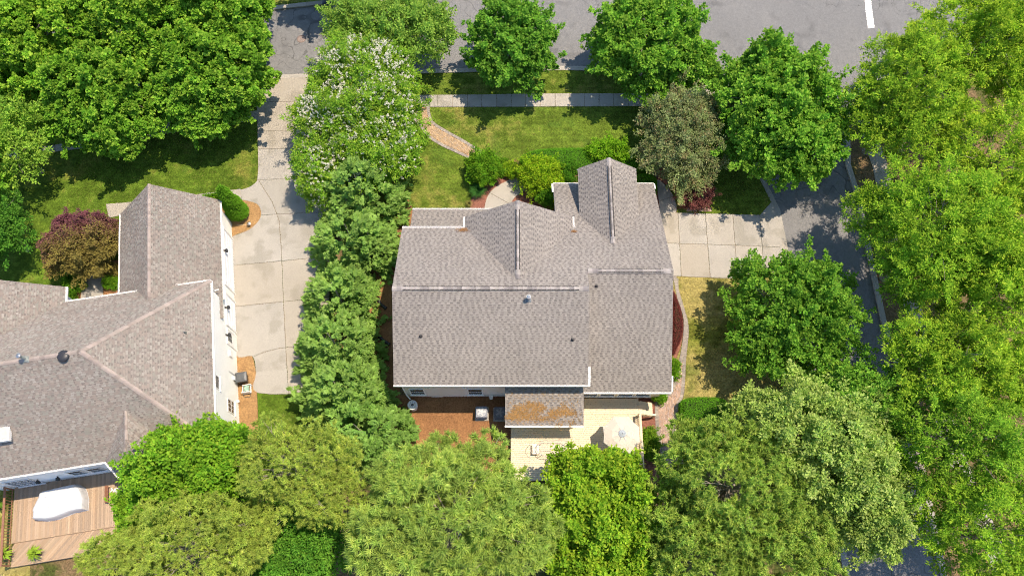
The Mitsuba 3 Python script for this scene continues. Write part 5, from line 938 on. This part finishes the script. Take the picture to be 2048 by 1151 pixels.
# --- needle pines and cedar along the bottom
needle_tree('needle_pine', 'large long needled pine at the bottom edge below the low rear roof', [((-3.57,3.52,10.0), (4.5, 3.1, 2.8)), ((-5.86,5.83,9.0), (2.7, 2.0, 1.8)), ((-2.11,6.65,8.2), (2.4, 1.6, 1.4)), ((-0.12,3.27,9.6), (2.6, 2.6, 2.2)), ((-6.51,2.19,9.0), (2.8, 2.4, 2.2)), ((-4.25,8.46,7.0), (1.0, .5, .5)), ((-1.57,8.69,6.6), (.7, .5, .45))], 88, [(.42, .57, .12), (.48, .62, .13), (.36, .52, .11)], .42, .034, 40, .55, 8, .5, .28, .85, n=70, r0=.2)
OL = [(.43, .56, .10), (.49, .61, .11), (.38, .51, .09), (.45, .54, .11)]
needle_tree('olive_pine', 'yellowish olive pine between the white wall and the long evergreen row', around((-13.19,6.7,8.5), (3.5, 2.6, 2.4), (1.8, -1.5, -.6, 2.2, 1.8, 1.8)), 139, OL, .22, .020, 34, .42, 10, .5, .22, 1.1, group='olive pines at the lower left', n=60)
needle_tree('olive_pine', 'olive pine at the lower left bottom edge in front of the wooden deck', around((-18.78,2.22,8.5), (4.1, 2.5, 2.8), (-4.0, -1.0, -.6, 2.6, 1.8, 1.8), (2.6, .6, -.4, 2.0, 1.8, 1.6)), 140, OL, .22, .020, 34, .42, 10, .5, .22, 1.05, group='olive pines at the lower left', n=70)
needle_tree('olive_cedar', 'olive green feathery evergreen below the clipped hedge at lower right', around((13.39,5.68,7.0), (4.4, 4.0, 4.0), (-2.0, -3.4, .4, 3.3, 2.8, 3.0), (2.2, -3.6, .4, 3.3, 2.8, 3.0), (-.8, 3.2, -2.0, 1.7, 1.3, 1.4)), 135, [(.36, .52, .09), (.42, .58, .10), (.31, .47, .08), (.45, .57, .11)], .24, .032, 28, .42, 10, .9, .40, 1.05, category='evergreen tree', n=60)
# --- purple tree
def purple(p, cols, r):
    y0, y1 = p[:, 1].min(), p[:, 1].max(); t = smooth01(.34, .72, (p[:, 1] - y0) / (y1 - y0) + r.normal(0, .1, len(p)) - .12 * (p[:, 0] - p[:, 0].mean()) / 2)[:, None]
    return cols * (1 - t) + np.array([.25, .10, .125]) * t * r.uniform(.7, 1.25, (len(p), 1))
tree('purple_tree', 'rounded purple and bronze leaved tree beside the garage of the left house', 'purple', (-32.48,24.29,2.5), 2.8, 2.5, 2.0, 181, extra=[(-.8, -1.2, -.2, 1.6, 1.1, 1.1)], colour=purple, n=20)
shrub('bronze_shrub', 'small bronze shrub under the purple tree against the garage wall', 'purple', (-31.38,22.89,0.8), .75, .45, .9, 182, .8)
shrub('small_shrub', 'small green shrub on the straw near the left house entry', 'shrub', (-30.94,21.85,0.5), .5, .45, .7, 183)
shrub('corner_shrub', 'low dark green shrub at the foot of the garage gable', 'shrub', (-24.02,29.07,0.8), .6, .3, .8, 184)
shrub('dark_shrub', 'dark green shrub left of the short shaded walk', 'shrub', (-33.84,22.06,0.5), .6, 1.3, .6, 185, tint=(.8, .85, 1))
# --- front bed of the middle house
shrub('round_shrub', 'round green shrub at the lower end of the herringbone path', 'shrub', (-2.34,31.48,1.2), 1.35, 1.35, 2.0, 191, 1.15)
shrub('yellow_shrub', 'bright yellow green upright shrub left of the garage roof corner', 'bright', (2.33,30.75,1.2), 1.65, 1.45, 2.2, 192, 1.1)
shrub('bed_shrub', 'dark green shrub below the yellow green one by the entry walk', 'shrub', (2.76,29.07,0.9), .85, .75, 1.4, 193, tint=(.8, .9, 1))
shrub('bed_shrub', 'dark green shrub between yellow green shrub and right front gable', 'shrub', (4.44,31.14,1.0), .8, .8, 1.7, 194, tint=(.6, .75, .9))
shrub('light_shrub', 'fresh green shrub behind the peak of the right front gable', 'bright', (7.89,33.01,1.2), 1.5, .9, 1.8, 195, 1.1, tint=(.72, .92, 1))
shrub('low_shrub', 'small yellow green shrub at the bend of the entry walk', 'bright', (-0.12,31.64,0.6), .75, .55, .8, 196, .85, tint=(.9, .95, 1))
shrub('low_shrub', 'tiny dark shrub beside the round green one', 'shrub', (-0.82,32.39,0.5), .4, .35, .6, 197, .8)
shrub('red_shrub', 'red leaved shrub at the upper edge of the right driveway', 'barberry', (14.65,29.29,0.9), 1.35, 1.1, 1.5, 198)
# clipped hedges: dense small leaves over a solid core
def hedge(name, label, poly, h, seed, col, dens=900, rnd_=.3, L=.075):
    key = thing(name, label, 'hedge'); r = np.random.default_rng(seed); x0, y0, x1, y1 = poly.bounds; n = int((x1 - x0) * (y1 - y0) * dens); q = np.c_[r.uniform(x0, x1, n), r.uniform(y0, y1, n)]; q = q[shapely.contains_xy(poly, q[:, 0], q[:, 1])]
    e = shapely.distance(shapely.points(q), poly.exterior); z = G + h - np.clip(rnd_ - e, 0, rnd_) ** 2 / rnd_ * .9 + .07 * (meshkit.fbm(np.c_[q * 2.2, np.zeros(len(q))], 3, seed) - .5)
    Pt = np.c_[q, z]; Nt = np.tile([0, 0, 1.0], (len(q), 1)); per = poly.exterior; k = int(per.length * h * dens * .9); dd = r.uniform(0, per.length, k); P0 = np.array([per.interpolate(a).coords[0] for a in dd]); P1 = np.array([per.interpolate((a + .01) % per.length).coords[0] for a in dd])
    tn = unit(P1 - P0); on = np.c_[tn[:, 1], -tn[:, 0]] * (1 if per.is_ccw else -1); zz = G + r.uniform(.05, h - rnd_ * .5, k); Ps = np.c_[P0 - on * r.uniform(0, .12, (k, 1)), zz]; Ns = np.c_[on, np.full(k, .3)]
    Pa, Na = np.vstack([Pt, Ps]), np.vstack([Nt, Ns]); n = len(Pa)
    V, F = leaves(Pa + r.normal(0, .025, (n, 3)), unit(Na * .6 + r.normal(size=(n, 3)) * .8), unit(Na + r.normal(size=(n, 3)) * .5), L * r.uniform(.7, 1.3, n), L * .65)
    put('leaves', (V, F), 'leaf', key, col=np.repeat(np.array(col) * r.uniform(.65, 1.35, (n, 1)), 4, 0))
    put('core', slab(poly.buffer(-.18), G, G + h - .22), 'matte', key, col=(.03, .04, .015))
hedge('clipped_hedge', 'long clipped green hedge behind the yellow green shrub', blob([(0.65,32.3),(0.98,32.91),(2.09,33.33),(3.52,33.47),(5.57,33.51),(6.72,33.42),(6.85,32.49),(6.33,31.65),(3.08,31.56),(1.14,31.84)], 4), 1.0, 201, (.16, .40, .03))
hedge('clipped_hedge', 'clipped green hedge between right front gable and olive small leaved tree', blob([(8.84,33.33),(10.27,33.23),(11.67,32.77),(11.94,31.93),(10.78,31.56),(8.76,31.56)], 4), 1.0, 202, (.16, .40, .03))
hedge('boxwood', 'small clipped round hedge at the right corner of the garage roof', blob([(10.12,31.07),(10.46,31.25),(11.18,31.2),(11.64,30.79),(11.66,29.88),(11.35,28.81),(10.92,29.52),(10.16,30.34)], 4), .9, 203, (.15, .37, .025), rnd_=.45)
hedge('clipped_hedge', 'rounded clipped hedge right of the lower brick path', blob([(12.19,12.3),(12.58,12.63),(13.6,12.74),(15.04,12.66),(15.78,12.08),(15.5,10.71),(14.07,9.92),(12.85,10.17),(12.16,10.89)], 4), 1.3, 204, (.16, .40, .03), rnd_=.5)
hedge('red_hedge', 'narrow dark red low hedge along the right side of the middle house', blob([(12.35,20.82),(12.57,20.74),(12.87,19.61),(12.95,18.6),(12.79,17.61),(12.43,16.83),(12.03,16.44)], 4), .5, 205, (.21, .065, .06), rnd_=.25)
shrub('side_shrub', 'small dark green shrub at the right wall below the red hedge', 'shrub', (12.01,15.1,0.5), .3, .75, .8, 206, .9)
shrub('step_shrub', 'small shrub at the rear right corner of the middle house beside the brick path', 'shrub', (10.79,12.91,0.5), .45, .35, .7, 207, .9)
key = shrub('deck_shrub', 'low mottled shrub between cream deck and brick path', 'shrub', (9.84,9.46,0.5), .55, 1.2, .8, 208, .95, tint=(1.1, .95, 1.2))
def tuft(name, label, c, h, num, seed, col, w=.03, drop=.5, category='plant'):
    r = np.random.default_rng(seed); a = r.uniform(0, 2 * np.pi, num); o = r.uniform(.25, 1.0, num); d = np.c_[np.cos(a), np.sin(a)]; b = np.tile(np.array(c, float), (num, 1)); V, F = [], []
    for i in range(num):
        p0 = b[i]; p1 = p0 + [*(d[i] * o[i] * h * .45), h * .75]; p2 = p0 + [*(d[i] * o[i] * h * .95), h * (1 - drop * o[i])]; s = np.array([-d[i][1], d[i][0], 0]) * w; N = len(V)
        V += [p0 - s * .5, p0 + s * .5, p1 - s, p1 + s, p2]; F += [[N, N + 1, N + 3], [N, N + 3, N + 2], [N + 2, N + 3, N + 4]]
    key = thing(name, label, category); put('blades', (np.array(V), np.array(F)), 'leaf', key, col=np.repeat(np.array(col) * r.uniform(.7, 1.3, (num, 1)), 5, 0)); return key
tuft('grass_clump', 'dark green grass clump just below the round shrub', (-2.72,29.8,0.1), 1.0, 420, 211, (.06, .18, .035), .018, .45)
tuft('grass_clump', 'small tan grass clump at the left front corner of the porch roof', (-3.47,28.71,0.1), .5, 120, 212, (.26, .25, .07), .012, .45)
def potted(label, c, z, seed):
    k = tuft('potted_palm', label, (c[0], c[1], z + .34), .75, 60, seed, (.32, .48, .05), .05, .75, 'potted plant')
    put('pot', lathe((c[0], c[1], z), [(0, 0), (.14, 0), (.2, .34), (.22, .36), (.17, .36), (.15, .3), (0, .3)], 20), 'satin', k, col=(.10, .07, .05))
potted('potted palm in the middle of the diagonal boards', (-32.15,2.05,0.9), .58, 221); potted('potted palm in the left corner of the diagonal boards', (-34.13,1.98,0.9), .58, 222)
tuft('daylily', 'green strappy plant at the foot of the wooden deck railing', (-35.72,5.25,0.3), .8, 60, 223, (.17, .34, .04), .03, .6)
